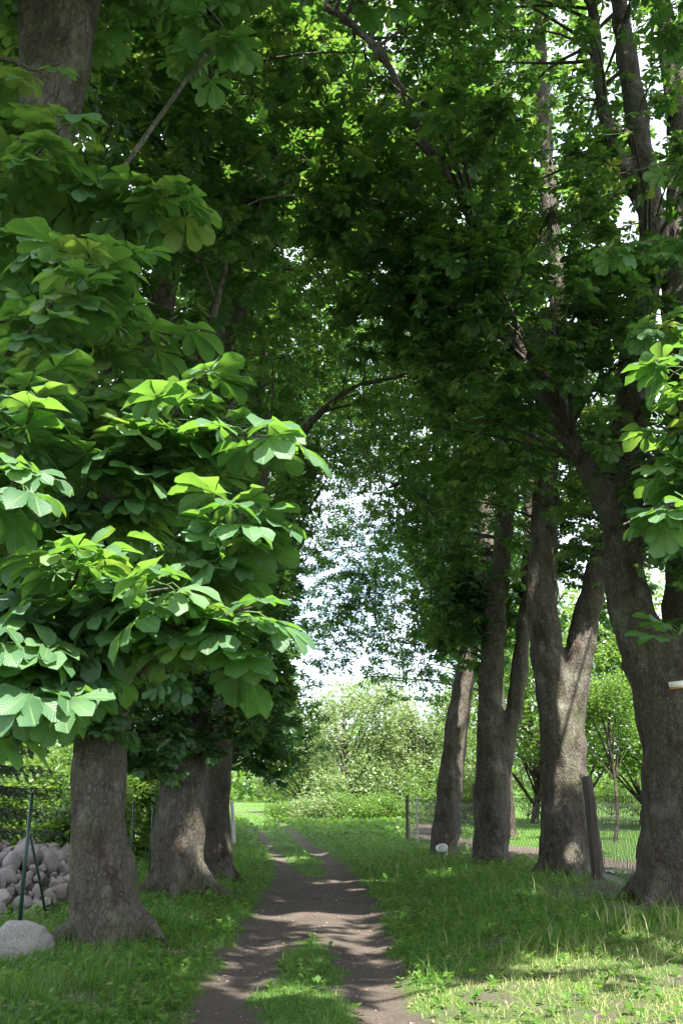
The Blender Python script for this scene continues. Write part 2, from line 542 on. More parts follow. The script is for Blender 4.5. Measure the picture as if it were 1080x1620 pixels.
def green_cover(x, y):
    """1 where grass grows, 0 on bare earth"""
    x = np.asarray(x, float); y = np.asarray(y, float)
    d = x - track_x(y)
    n1 = wob(x, y, 2.3, 0.4) * 0.16 + wob(x, y, 6.7, 2.2) * 0.07
    g = np.ones_like(d)
    # outer edges of the track
    half = np.interp(y, [6, 9, 13, 18, 24, 30, 40], [0.90, 0.92, 0.98, 0.98, 0.92, 0.95, 1.0])
    on = 1 - smooth(-0.06, 0.10, np.abs(d) - half + n1)
    # centre strip: grown near the start, bare in the middle stretch, grown again further on
    cw = np.interp(y, [6, 8, 10.5, 12.0, 13.2, 14.5, 20, 22.5, 25, 30, 45], [0.46, 0.42, 0.36, 0.25, 0.06, -0.3, -0.3, 0.05, 0.36, 0.55, 0.62])
    centre = 1 - smooth(-0.10, 0.06, np.abs(d + 0.02) - cw + n1)
    rutfar = smooth(40, 60, y) * 0.35
    g = g - on * (1 - centre) * (1 - rutfar)
    # side path beyond the fence
    ds = x - side_x(y)
    g = g - (1 - smooth(0.9, 1.35, np.abs(ds) + n1 * 1.5)) * (1 - smooth(56, 66, y))
    # trodden earth at the foot of the right row
    g = g - 1.25 * np.exp(-(((x - 4.75) / 1.05) ** 2 + ((y - 15.1) / 1.0) ** 2) ** 2) - 0.8 * np.exp(-(((x - 3.9) / 0.8) ** 2 + ((y - 17.6) / 0.9) ** 2)) - 0.7 * np.exp(-(((x - 4.9) / 0.7) ** 2 + ((y - 19.5) / 2.5) ** 2)) - 0.6 * np.exp(-(((x - 6.7) / 1.1) ** 2 + ((y - 20) / 3.2) ** 2))
    g = g - 0.5 * np.exp(-(((x + 2.85) / 0.9) ** 2 + ((y - 11.7) / 0.5) ** 2))
    # mown, half dry patch on the sunny verge, also barer to paint it brighter
    g = g - 0.6 * smooth(1.0, 1.6, d) * (1 - smooth(9.8, 11.2, y - 0.1 * x)) * (0.6 + 0.6 * wob(x, y, 4.3, 2.0))
    # thin patches
    g = g - 0.75 * smooth(0.25, 0.8, wob(x, y, 1.7, 5.0)) * (y < 40)
    return np.clip(g, 0, 1)


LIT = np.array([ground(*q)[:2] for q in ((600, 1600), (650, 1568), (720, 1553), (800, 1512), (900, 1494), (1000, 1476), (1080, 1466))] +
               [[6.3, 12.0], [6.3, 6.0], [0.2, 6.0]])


def in_poly(x, y, poly):
    x = np.asarray(x); y = np.asarray(y)
    ins = np.zeros(x.shape, bool)
    j = len(poly) - 1
    for i in range(len(poly)):
        xi, yi = poly[i]; xj, yj = poly[j]
        c = ((yi > y) != (yj > y)) & (x < (xj - xi) * (y - yi) / (yj - yi + 1e-12) + xi)
        ins ^= c
        j = i
    return ins


# ---------------------------------------------------------------- ground
def axis(*segs):
    out = []
    for a, b, s in segs:
        out.append(np.arange(a, b, s))
    return np.concatenate(out + [np.array([segs[-1][1]])])


gx = axis((-260, -60, 20), (-60, -16, 4), (-16, -6, 0.6), (-6, -3, 0.2), (-3, 3, 0.09), (3, 7, 0.18), (7, 16, 0.6), (16, 60, 4), (60, 260, 20))
gy = axis((-40, -4, 4), (-4, 6, 0.8), (6, 24, 0.10), (24, 44, 0.25), (44, 80, 1.0), (80, 160, 4), (160, 420, 20))
GX, GY = np.meshgrid(gx, gy)
GZ = gz(GX, GY)
nx, ny = len(gx), len(gy)
ii = (np.arange(ny - 1)[:, None] * nx + np.arange(nx - 1)[None, :])
Q = np.stack([ii, ii + 1, ii + nx + 1, ii + nx], -1).reshape(-1, 4)
me = mesh_from('ground', np.stack([GX, GY, GZ], -1).reshape(-1, 3), [Q], M_SOIL, {'v': green_cover(GX, GY).ravel()}, True)
tag(add_obj('ground', me), 'grassy earth floor under the chestnut avenue', 'ground', kind='structure')


def strip(name, fx, y0, y1, half, lift, label, dy=0.12, nxs=30):
    ys = np.arange(y0, y1, dy)
    s = np.linspace(-1, 1, nxs)
    hw = half(ys)
    e = 0.10 * np.sin(ys * 2.1) + 0.06 * np.sin(ys * 5.3 + 1) + 0.04 * np.sin(ys * 11.7)
    e2 = 0.10 * np.sin(ys * 1.7 + 2) + 0.06 * np.sin(ys * 4.9) + 0.04 * np.sin(ys * 13.1)
    X = fx(ys)[:, None] + np.where(s[None, :] < 0, s[None, :] * (hw + e)[:, None], s[None, :] * (hw + e2)[:, None])
    Y = np.repeat(ys[:, None], nxs, 1)
    edge = 1 - np.abs(s) ** 6
    Z = gz(X, Y) + lift * edge[None, :] - 0.006 * (1 - edge)[None, :]
    i2 = (np.arange(len(ys) - 1)[:, None] * nxs + np.arange(nxs - 1)[None, :])
    Qs = np.stack([i2, i2 + 1, i2 + nxs + 1, i2 + nxs], -1).reshape(-1, 4)
    mm = mesh_from(name, np.stack([X, Y, Z], -1).reshape(-1, 3), [Qs], M_SOIL, {'v': green_cover(X, Y).ravel()}, True)
    return tag(add_obj(name, mm), label, name.replace('_', ' '), kind='structure')


strip('dirt_track', track_x, 5.0, 110, lambda y: np.interp(y, [5, 9, 14, 30, 60, 110], [1.0, 1.0, 1.04, 1.0, 1.1, 1.3]), 0.006,
      'two-rutted brown dirt track running up the avenue')
strip('side_path', side_x, 10.0, 66, lambda y: np.full_like(y, 1.15), 0.006, 'grey earth path beyond the wire fence', 0.2, 16)

# ---------------------------------------------------------------- chestnut leaves
def leaflet(L, W, stations, across, droop, fold, serr, r):
    """obovate leaflet along +X, returns V, quads, u, w"""
    t = np.linspace(0, 1, stations) if stations != 6 else np.array([0, 0.3, 0.55, 0.77, 0.92, 1.0])
    prof = np.interp(t, [0, 0.08, 0.3, 0.55, 0.72, 0.84, 0.93, 0.975, 1.0], [0.04, 0.10, 0.38, 0.80, 1.0, 0.99, 0.74, 0.36, 0.02])
    hw = prof * W * 0.5
    a = np.linspace(-1, 1, across)
    V = []; u = []; w = []
    for i in range(stations):
        ang = droop * t[i] ** 1.5
        x = L * (t[i] - 0.18 * droop * t[i] ** 2 * 0.5)
        z = -L * 0.55 * droop * t[i] ** 2
        for k, s in enumerate(a):
            h = hw[i]
            if serr and abs(s) > 0.99 and 0 < i < stations - 1:
                h *= 1.0 + serr * (1 if i % 2 else -1) * 0.5 + r.uniform(-0.03, 0.03)
            yy = s * h
            zz = z + abs(s) * h * fold + 0.02 * L * math.sin(7 * t[i] + 3 * s)
            V.append((x, yy, zz)); u.append(t[i]); w.append(s)
    Qs = []
    for i in range(stations - 1):
        for k in range(across - 1):
            b = i * across + k
            Qs.append((b, b + across, b + across + 1, b + 1))
    return np.array(V), np.array(Qs), np.array(u), np.array(w)


def leaf_template(seed, nl, stations, across, serr=0.0, petiole=True):
    r = random.Random(seed)
    Vs, Qs, U, Wd = [], [], [], []
    n = 0
    pet = 0.14 * r.uniform(0.75, 1.25)
    end = np.array([pet, 0, -0.015])
    if petiole:
        pts = np.array([[[0, 0, 0], [pet * 0.5, 0, 0.012], end]])
        V, Qd = tubes_batch(pts, np.array([[0.0030, 0.0024, 0.0022]]), 3)
        Vs.append(V); Qs.append(Qd + n); U.append(np.zeros(len(V))); Wd.append(np.zeros(len(V))); n += len(V)
    if nl == 7:
        angs = [0, 38, -38, 80, -80, 128, -128]; lens = [0.215, 0.205, 0.205, 0.165, 0.165, 0.10, 0.10]
    elif nl == 6:
        angs = [0, 44, -44, 90, -90, 140]; lens = [0.215, 0.205, 0.20, 0.165, 0.16, 0.11]
    else:
        angs = [0, 50, -50, 108, -108]; lens = [0.215, 0.21, 0.20, 0.155, 0.15]
    base_droop = r.uniform(0.15, 0.75)
    for a, L in zip(angs, lens):
        a = math.radians(a + r.uniform(-7, 7))
        L *= r.uniform(0.9, 1.1)
        V, Qd, u, w = leaflet(L, L * r.uniform(0.45, 0.55), stations, across, max(0.0, base_droop + r.uniform(-0.2, 0.25)), r.uniform(0.08, 0.32), serr, r)
        tw = r.uniform(-0.35, 0.35)
        R = np.array(Matrix.Rotation(a, 3, 'Z') @ Matrix.Rotation(r.uniform(-0.05, 0.2), 3, 'Y') @ Matrix.Rotation(tw, 3, 'X'))
        V = V @ R.T + end
        Vs.append(V); Qs.append(Qd + n); U.append(u); Wd.append(w); n += len(V)
    return np.concatenate(Vs), np.concatenate(Qs), np.concatenate(U), np.concatenate(Wd)


def kite_template(seed, nl, rich):
    """cheap compound leaf for a distance: every leaflet a folded kite (rich: two quads, else one)"""
    r = random.Random(seed)
    angs, lens = {3: ([0, 75, -75], [0.24, 0.23, 0.22]), 6: ([0, 44, -44, 90, -90, 140], [0.215, 0.205, 0.20, 0.165, 0.16, 0.11]), 5: ([0, 50, -50, 108, -108], [0.22, 0.215, 0.205, 0.16, 0.155])}[nl]
    pet = 0.14 * r.uniform(0.75, 1.25)
    Vs, Qs, n = [], [], 0
    dr = r.uniform(0.1, 0.6)
    for a, L in zip(angs, lens):
        a = math.radians(a + r.uniform(-9, 9)); L *= r.uniform(0.88, 1.12); W = L * r.uniform(0.42, 0.54) / 2
        d = max(0, dr + r.uniform(-0.15, 0.25)); f = r.uniform(0.0, 0.3)
        if rich:
            z = lambda t: -0.5 * d * L * t * t
            V = np.array([[0, 0, 0], [0.48 * L, W * 0.78, z(.48) + W * f], [0.80 * L, W * 0.98, z(.8) + W * f], [L, 0, z(1)], [0.80 * L, -W * 0.98, z(.8) + W * f], [0.48 * L, -W * 0.78, z(.48) + W * f]])
            Qd = [[0, 3, 2, 1], [0, 5, 4, 3]]
        else:
            V = np.array([[0, 0, 0], [0.68 * L, W, -0.24 * d * L + W * f], [0.98 * L, 0, -0.5 * d * L], [0.68 * L, -W, -0.24 * d * L + W * f]])
            Qd = [[0, 3, 2, 1]]
        R = np.array(Matrix.Rotation(a, 3, 'Z') @ Matrix.Rotation(r.uniform(-0.05, 0.2), 3, 'Y') @ Matrix.Rotation(r.uniform(-0.35, 0.35), 3, 'X'))
        Vs.append(V @ R.T + np.array([pet, 0, -0.015])); Qs.append(np.array(Qd) + n); n += len(V)
    return np.concatenate(Vs), np.concatenate(Qs), np.full(n, 0.1615), np.full(n, 0.5)


T_HI = [leaf_template(100 + i, 7, 9, 3, 0.10) for i in range(10)]
T_HI2 = [leaf_template(150 + i, 7, 6, 3, 0.0) for i in range(8)]
T_MID = [kite_template(200 + i, 6, True) for i in range(8)]      # 6 x 3 quads
T_FAR = [kite_template(400 + i, 3, False) for i in range(8)]
T_LOW = [kite_template(300 + i, 5, False) for i in range(8)]     # 5 quads
HI_MESH = []
for i, (V, Qd, u, w) in enumerate(T_HI):
    HI_MESH.append(mesh_from('leaf', V, [Qd], M_LEAFN, {'v': np.full(len(V), rng.uniform(0.25, 0.75)), 'lu': u, 'lw': w}, True))


def build_leaves(pos, R, scl, val, mat, name, off):
    """merge many leaves into one mesh; finer leaves where they show large"""
    px, py, dep = project(pos)
    inv = (px > -60) & (px < 1140) & (py > -60) & (py < 1680) & (dep > 0.5)
    cls = np.where(inv & (dep < 9.5), 0, np.where(inv & (dep < 17.5), 1, np.where(dep < 31, 2, 3)))
    Vs, Qs, A, LU, LW = [], [], [], [], []
    n = 0
    for c, tmpl in enumerate((T_HI2, T_MID, T_LOW, T_FAR)):
        which = rng.integers(0, len(tmpl), len(pos))
        for k in range(len(tmpl)):
            idx = np.nonzero((cls == c) & (which == k))[0]
            if not len(idx): continue
            V, Qd, u, w = tmpl[k]
            VV = np.einsum('nij,vj->nvi', R[idx], V) * scl[idx][:, None, None] + pos[idx][:, None, :]
            Vs.append(VV.reshape(-1, 3))
            Qs.append((Qd[None] + (np.arange(len(idx)) * len(V))[:, None, None]).reshape(-1, 4) + n)
            A.append(np.repeat(val[idx], len(V)))
            LU.append(np.tile(u, len(idx))); LW.append(np.tile(w, len(idx)))
            n += len(idx) * len(V)
    V = np.concatenate(Vs) - np.asarray(off)
    at = {'v': np.concatenate(A), 'lu': np.concatenate(LU), 'lw': np.concatenate(LW)}
    return mesh_from(name, V, [np.concatenate(Qs)], mat, at, True)


def shoot_leaves(centers, dirs, nleaf, spread=0.05, scale=(0.8, 1.2), tilt=0.28):
    """leaves standing round each shoot: positions, rotation matrices, scales"""
    N = len(centers)
    k = nleaf
    ph = rng.uniform(0, 2 * np.pi, N)[:, None] + np.arange(k)[None, :] * (2 * np.pi / k) * 1.0 + rng.normal(0, 0.25, (N, k))
    back = rng.uniform(0, 0.16, (N, k))
    c = centers[:, None, :] - dirs[:, None, :] * back[..., None] + rng.normal(0, spread, (N, k, 3)) * 0.6
    droop = rng.uniform(-0.65, 0.35, (N, k))
    X = np.stack([np.cos(ph), np.sin(ph), droop], -1) + dirs[:, None, :] * rng.uniform(0.1, 0.7, (N, k, 1))
    X /= np.linalg.norm(X, axis=2, keepdims=True)
    up = np.array([0, 0, 1.0]) + rng.normal(0, tilt, (N, k, 3))
    Z = up - X * np.sum(up * X, axis=2, keepdims=True)
    Z /= np.linalg.norm(Z, axis=2, keepdims=True)
    Y = np.cross(Z, X)
    R = np.stack([X, Y, Z], -1)
    s = rng.uniform(scale[0], scale[1], (N, k))
    return c.reshape(-1, 3), R.reshape(-1, 3, 3), s.ravel()


# gaps in the canopy: (point, radius) seen from the point towards the sun
HOLES = []


def sun_gap(p, r):
    HOLES.append((np.asarray(p, float), r))


def keep_gaps(pts, margin=0.30, patch=True):
    ok = np.ones(len(pts), bool)
    t = pts[:, 2] / SUN[2]
    g = pts - t[:, None] * SUN
    if patch:
        ok &= ~in_poly(g[:, 0], g[:, 1], LIT)
    for p, r in HOLES:
        d = pts - p
        tt = d @ SUN
        dist = np.linalg.norm(d - tt[:, None] * SUN, axis=1)
        ok &= ~((tt > 0.5) & (dist < r + margin * 1.35))
    return ok


def arch_ok(p):
    """the tunnel over the track stays open"""
    x, y, z = p[:, 0], p[:, 1], p[:, 2]
    cx = track_x(y) + np.interp(y, [10, 20, 36], [0.75, 1.0, 1.0])
    w = np.interp(y, [6, 12, 18, 30, 38], [1.5, 1.7, 2.1, 2.6, 2.8])
    top = np.interp(y, [8, 12, 17, 24, 32], [7.5, 8.0, 9.6, 13.0, 14.0])
    zz = np.clip((z - top * 0.45) / (top * 0.55), 0, 1.5)
    ww = w * np.sqrt(np.clip(1 - zz ** 2, 0, 1))
    sh = smooth(20, 26, y) * 0.55
    cx = cx + sh
    ww = np.clip(ww - sh, 0, None)
    inside = (np.abs(x - cx) < ww) & (z < top) & (y < 37)
    return ~inside


# dappled light: spots on track, trunks and leaves
for q, r in (((560, 1408), 0.22), ((505, 1398), 0.15), ((590, 1412), 0.15), ((520, 1448), 0.22), ((480, 1450), 0.12), ((560, 1452), 0.20), ((600, 1445), 0.18),
             ((490, 1457), 0.16), ((403, 1448), 0.13), ((592, 1503), 0.14), ((605, 1517), 0.12), ((385, 1573), 0.14), ((527, 1494), 0.1), ((540, 1395), 0.3),
             ((610, 1392), 0.3), ((680, 1387), 0.2), ((720, 1386), 0.2), ((640, 1560), 0.25), ((850, 1425), 0.25), ((500, 1352), 0.3), ((430, 1352), 0.3)):
    sun_gap(ground(*q), r - 0.2)
for q, Y, r in (((905, 1175), 22.6, 0.6), ((915, 1110), 22.6, 0.25), ((890, 1230), 22.5, 0.30), ((855, 1140), 22.5, 0.12), ((848, 960), 22.6, 0.15), ((765, 890), 30.7, 0.35), ((762, 840), 30.7, 0.25),
                ((715, 1200), 30.7, 0.22), ((722, 1290), 30.7, 0.18), ((712, 1150), 30.7, 0.2), ((310, 1370), 18.1, 0.12),
                ((110, 900), 4.6, 0.45), ((200, 920), 4.6, 0.45), ((280, 950), 4.5, 0.42), ((150, 980), 4.4, 0.45), ((60, 1020), 4.4, 0.18), ((270, 990), 4.4, 0.2),
                ((340, 880), 4.9, 0.12), ((30, 790), 4.4, 0.14), ((200, 960), 4.4, 0.2), ((1065, 575), 4.6, 0.25)):
    sun_gap(P(*q, Y), r)


for (x_, y_, r_) in ((-7.5, 24.5, 1.2), (-6.3, 27.5, 0.8), (-9.0, 28, 1.5), (-11.0, 33, 1.5)):
    sun_gap((x_, y_, 1.6), r_)

# limbs that show: few leaves hang in front of them (picture polyline, distance, half width)
SHOW = [([(960, 800), (925, 735), (880, 650), (820, 540)], 16.4, 26), ([(745, 345), (700, 268), (660, 195), (630, 130), (575, 55), (510, 0)], 15.2, 15), ([(985, 0), (1012, 230), (1032, 350)], 16.8, 30),
        ([(862, 150), (868, 320), (884, 480)], 22.8, 20), ([(1000, 560), (1000, 700)], 16.8, 25), ([(860, 780), (858, 900), (868, 1060)], 22.8, 30), ([(940, 900), (915, 1050)], 22.8, 22),
        ([(766, 800), (764, 900)], 30.9, 16), ([(738, 1040), (722, 1150)], 30.9, 22), ([(95, 110), (120, 0)], 6.5, 40), ([(985, 860), (1000, 960)], 16.8, 45), ([(258, 600), (258, 440)], 12.4, 12),
        ([(355, 570), (355, 480)], 18.6, 12), ([(480, 690), (560, 612), (640, 592)], 28.6, 9), ([(1072, 1083), (1080, 1083)], 16.4, 30)]


def show_ok(pos):
    px, py, dep = project(pos)
    ok = np.ones(len(pos), bool)
    q = np.stack([px, py], -1)
    for line, Yd, hw in SHOW:
        L = np.array(line, float)
        for a_, b_ in zip(L[:-1], L[1:]):
            ab = b_ - a_
            t = np.clip(((q - a_) @ ab) / (ab @ ab), 0, 1)
            d = np.linalg.norm(q - (a_ + t[:, None] * ab), axis=1)
            ok &= ~((d < hw + 12 * 15 / np.maximum(dep, 3)) & (pos[:, 1] < Yd) & (rng.random(len(pos)) < 0.85))
    return ok


# ---------------------------------------------------------------- trees
def noise_displace(V, N, amp_big, amp_ridge, seed):
    out = np.empty(len(V))
    o = Vector((seed * 3.1, seed * 1.7, 0))
    for i, v in enumerate(V):
        p = Vector(v)
        a = mnoise.fractal(p * 1.6 + o, 1.0, 2.1, 2)
        b = 1.2 * mnoise.noise(Vector((p.x * 4.2, p.y * 4.2, p.z * 0.45)) + o)
        c = mnoise.noise(Vector((p.x * 15, p.y * 15, p.z * 3.2)) + o)
        out[i] = amp_big * a + amp_ridge * (b + 0.5 * c)
    return V + N * out[:, None]


def make_trunk(stems, base, flare, mat, voxel, seed, roots=5):
    """stems: list of [(x,y,z,r)...]; merged, smoothed and given bark relief; local to base"""
    g = Geo()
    for st in stems:
        st = np.asarray(st, float)
        L = np.sum(np.linalg.norm(np.diff(st[:, :3], axis=0), axis=1))
        n = max(6, int(L / 0.18))
        c = catmull(st, n)
        V, F = tube(c[:, :3], np.maximum(c[:, 3], 0.02), 20)
        g.add(V, F)
    r0 = flare
    ra = random.Random(seed)
    for k in range(roots):                     # root buttresses
        a = 2 * math.pi * (k + ra.uniform(-0.25, 0.25)) / roots
        d = np.array([math.cos(a), math.sin(a), 0])
        ln = r0 * ra.uniform(1.15, 1.5)
        pts = [base + np.array([0, 0, r0 * ra.uniform(1.2, 2.2)]) + d * r0 * 0.32,
               base + np.array([0, 0, r0 * 0.75]) + d * r0 * 0.72, base + np.array([0, 0, r0 * 0.12]) + d * ln * 0.95, base + np.array([0, 0, -0.22]) + d * ln * 1.35]
        c = catmull(np.array(pts), 10)
        V, F = tube(c, np.linspace(r0 * 0.27, r0 * 0.15, 10), 10)
        g.add(V, F)
    me0 = g.mesh('trunk_raw', None, False, base)
    o = bpy.data.objects.new('trunk_raw', me0)
    COL.objects.link(o)
    md = o.modifiers.new('r', 'REMESH'); md.mode = 'VOXEL'; md.voxel_size = voxel; md.adaptivity = 0
    md = o.modifiers.new('s', 'SMOOTH'); md.factor = 0.5; md.iterations = 9
    dg = bpy.context.evaluated_depsgraph_get()
    ev = o.evaluated_get(dg)
    em = ev.to_mesh()
    nv = len(em.vertices)
    V = np.empty(nv * 3, np.float32); em.vertices.foreach_get('co', V); V = V.reshape(-1, 3).astype(float)
    N = np.empty(nv * 3, np.float32); em.vertex_normals.foreach_get('vector', N); N = N.reshape(-1, 3).astype(float)
    lt = np.empty(len(em.polygons), np.int32); em.polygons.foreach_get('loop_total', lt)
    li = np.empty(len(em.loops), np.int32); em.loops.foreach_get('vertex_index', li)
    ls = np.empty(len(em.polygons), np.int32); em.polygons.foreach_get('loop_start', ls)
    F = []
    for k in (3, 4):
        s = ls[lt == k]
        if len(s): F.append(li[s[:, None] + np.arange(k)[None, :]])
    ev.to_mesh_clear()
    bpy.data.objects.remove(o)
    bpy.data.meshes.remove(me0)
    V = noise_displace(V, N, 0.055 * (flare / 0.5), 0.034, seed)
    return mesh_from('trunk', V, F, mat, None, True)


def sample_ellipsoids(ells):
    out = []; hub = []
    for (cx, cy, cz, rx, ry, rz, n) in ells:
        m = int(n)
        d = rng.normal(size=(m, 3)); d /= np.linalg.norm(d, axis=1)[:, None]
        rad = rng.uniform(0.25, 1.0, m) ** 0.5
        lump = 1 + 0.14 * np.sin(d[:, 0] * 5 + cx) * np.cos(d[:, 1] * 5 + cz) + 0.10 * np.sin(d[:, 2] * 9 + cy)
        p = np.array([cx, cy, cz]) + d * (rad * lump)[:, None] * np.array([rx, ry, rz])
        out.append(p)
    return np.concatenate(out)


ALL_STATS = []
TRUNKS = {}


def chestnut(base, label, stems, ells, group, lod, flare=0.5, extra_shoots=None, mat=M_BARK, voxel=0.05, nobj=300, seed=1, leaf_scale=(0.85, 1.25), nleaf=7, cull=True, lean=0.0):
    base = np.asarray(base, float)
    t = root('chestnut_tree', base, label, 'tree', group)
    tr = add_obj('trunk', make_trunk(stems, base, flare, mat, voxel, seed), t)
    TRUNKS[label] = (tr, base)
    # wood points that side branches can start from
    wood = []
    for st in stems:
        st = np.asarray(st, float)
        c = catmull(st, max(6, len(st) * 5))
        wood.append(c[c[:, 2] - base[2] > 2.2])
    wood = np.concatenate(wood)
    pts = sample_ellipsoids(ells)
    if cull:
        pts = pts[arch_ok(pts)]
    pts = pts[keep_gaps(pts)]
    pts = pts[pts[:, 2] > gz(pts[:, 0], pts[:, 1]) + 1.9]
    # side branches to hubs
    nh = max(10, len(pts) // (18 if base[1] < 20 else 34))
    hubs = pts[rng.choice(len(pts), nh, replace=False)]
    W = wood[:, :3]
    dd = np.linalg.norm(hubs[:, None] - W[None], axis=2) + 1.5 * np.clip(W[None, :, 2] - hubs[:, None, 2] + 0.6, 0, None)
    src = wood[np.argmin(dd, axis=1)]
    K = 7
    tt = np.linspace(0, 1, K)[None, :, None]
    mid = (src[:, :3] + hubs) / 2 + np.array([0, 0, 0.5]) + rng.normal(0, 0.25, (nh, 3))
    br = (1 - tt) ** 2 * src[:, None, :3] + 2 * tt * (1 - tt) * mid[:, None] + tt ** 2 * hubs[:, None]
    ln = np.linalg.norm(hubs - src[:, :3], axis=1)
    r0 = np.clip(0.014 * ln + 0.012, 0.015, 0.36 * np.maximum(src[:, 3], 0.05))
    brR = r0[:, None] * np.linspace(1, 0.30, K)[None]
    gB = Geo()
    V, Qd = tubes_batch(br, brR, 6); gB.add(V, Qd)
    # twigs from shoots to branches
    bp = br[:, 1:].reshape(-1, 3)
    near = np.empty(len(pts), int)
    for s in range(0, len(pts), 400):
        near[s:s + 400] = np.argmin(np.linalg.norm(pts[s:s + 400, None] - bp[None], axis=2), axis=1)
    o = bp[near]
    m2 = (o + pts) / 2 + np.array([0, 0, -0.06]) + rng.normal(0, 0.05, pts.shape)
    tw = np.stack([o, m2, pts], 1)
    tk = np.linalg.norm(pts - EYE, axis=1) < 20
    tw = tw[tk]
    V, Qd = tubes_batch(tw, np.repeat(np.array([[0.010, 0.007, 0.005]]), len(tw), 0), 3); gB.add(V, Qd)
    dirs = pts - m2
    dirs /= np.linalg.norm(dirs, axis=1)[:, None] + 1e-9
    dirs += np.array([0, 0, 0.25]); dirs /= np.linalg.norm(dirs, axis=1)[:, None]
    pos, R, scl = shoot_leaves(pts, dirs, nleaf, scale=leaf_scale, tilt=0.32 if base[1] < 25 else 0.75)
    if extra_shoots is not None:
        ec, ed, ek, es, paths = extra_shoots
        kk = keep_gaps(ec, 0.05, False)
        ec, ed = ec[kk], ed[kk]
        p2, R2, s2 = shoot_leaves(ec, ed, ek, 0.03, es)
        pos = np.concatenate([pos, p2]); R = np.concatenate([R, R2]); scl = np.concatenate([scl, s2])
        for pth, rr in paths:
            V, F = tube(pth, rr, 6); gB.add(V, F)
    ok = show_ok(pos)
    pos, R, scl = pos[ok], R[ok], scl[ok]
    tag(add_obj('branches', gB.mesh('branches', mat, True, base), t), kind='stuff')
    val = np.clip(rng.normal(0.5, 0.2, len(pos)), 0, 0.97)
    yl = rng.random(len(pos)) < 0.008
    val[yl] = 1.0
    # the leaves that show largest become parts of their own
    sel = np.zeros(len(pos), bool)
    if nobj:
        px, py, dep = project(pos)
        vis = np.nonzero((px > -20) & (px < 1100) & (py > -20) & (py < 1500) & (dep > 1))[0]
        # nearest of each small picture cell, so that the ones in front are picked
        order = vis[np.argsort(dep[vis])]
        cell = {}
        pick = []
        for i in order:
            c = (int(px[i] // 9), int(py[i] // 9))
            if c in cell: continue
            cell[c] = 1
            pick.append(i)
            if len(pick) >= nobj: break
        sel[pick] = True
        for i in pick:
            ob = bpy.data.objects.new('leaf', HI_MESH[rng.integers(0, len(HI_MESH))])
            COL.objects.link(ob)
            ob.parent = t
            Mx = Matrix(R[i].tolist()).to_4x4()
            ob.matrix_local = Matrix.Translation(Vector(pos[i] - base)) @ Mx @ Matrix.Scale(scl[i], 4)
    rest = ~sel
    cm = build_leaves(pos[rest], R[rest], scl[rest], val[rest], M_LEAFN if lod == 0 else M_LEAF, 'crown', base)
    tag(add_obj('crown', cm, t), kind='stuff')
    ALL_STATS.append((label, len(pos), len(cm.polygons) * 2))
    return t


def stem(Y, *pts):
    """pixel polyline at distance Y (or Y per point) -> x,y,z,r"""
    out = []
    for q in pts:
        yy = q[3] if len(q) > 3 else Y
        p = P(q[0], q[1], yy)
        out.append((*p, q[2]))
    return out


def with_base(b, st, r0):
    return [(b[0], b[1], b[2] - 0.35, r0 * 0.92), (b[0], b[1], b[2] + 0.15, r0 * 0.86)] + st


def shoots_px(lst, limb_src, jitter=0.06, older=False):
    """lst: polylines of (px,py,Y); every polyline is a leafy branch"""
    C, D, paths = [], [], []
    for line, n in lst:
        pts = np.array([P(*q) for q in line])
        path = np.vstack([limb_src, pts]) if limb_src is not None else pts
        c = catmull(path, 24)
        paths.append((c, np.linspace(0.028 if limb_src is not None else 0.008, 0.005, 24)))
        if older:                                 # the older wood carries leaves too
            for i in (1, 2, 2, 3, 3, 4, 4, 5, 5, 6, 6, 7, 8):
                d = c[i + 1 if i < 23 else 23] - c[i - 1]
                C.append(c[i] + rng.normal(0, 0.16, 3)); D.append(d / (np.linalg.norm(d) + 1e-9))
        L = catmull(pts, 40)
        # terminal whorl and whorls down the branch
        for k in range(n):
            s = 1 - (k / max(1, n)) * 0.85
            i = int(s * 39)
            d = L[min(39, i + 1)] - L[max(0, i - 2)]
            d /= np.linalg.norm(d) + 1e-9
            C.append(L[i] + (rng.normal(0, jitter, 3) if k else 0)); D.append(d)
    return np.array(C), np.array(D), paths


AV = 'horse chestnuts lining the dirt track'
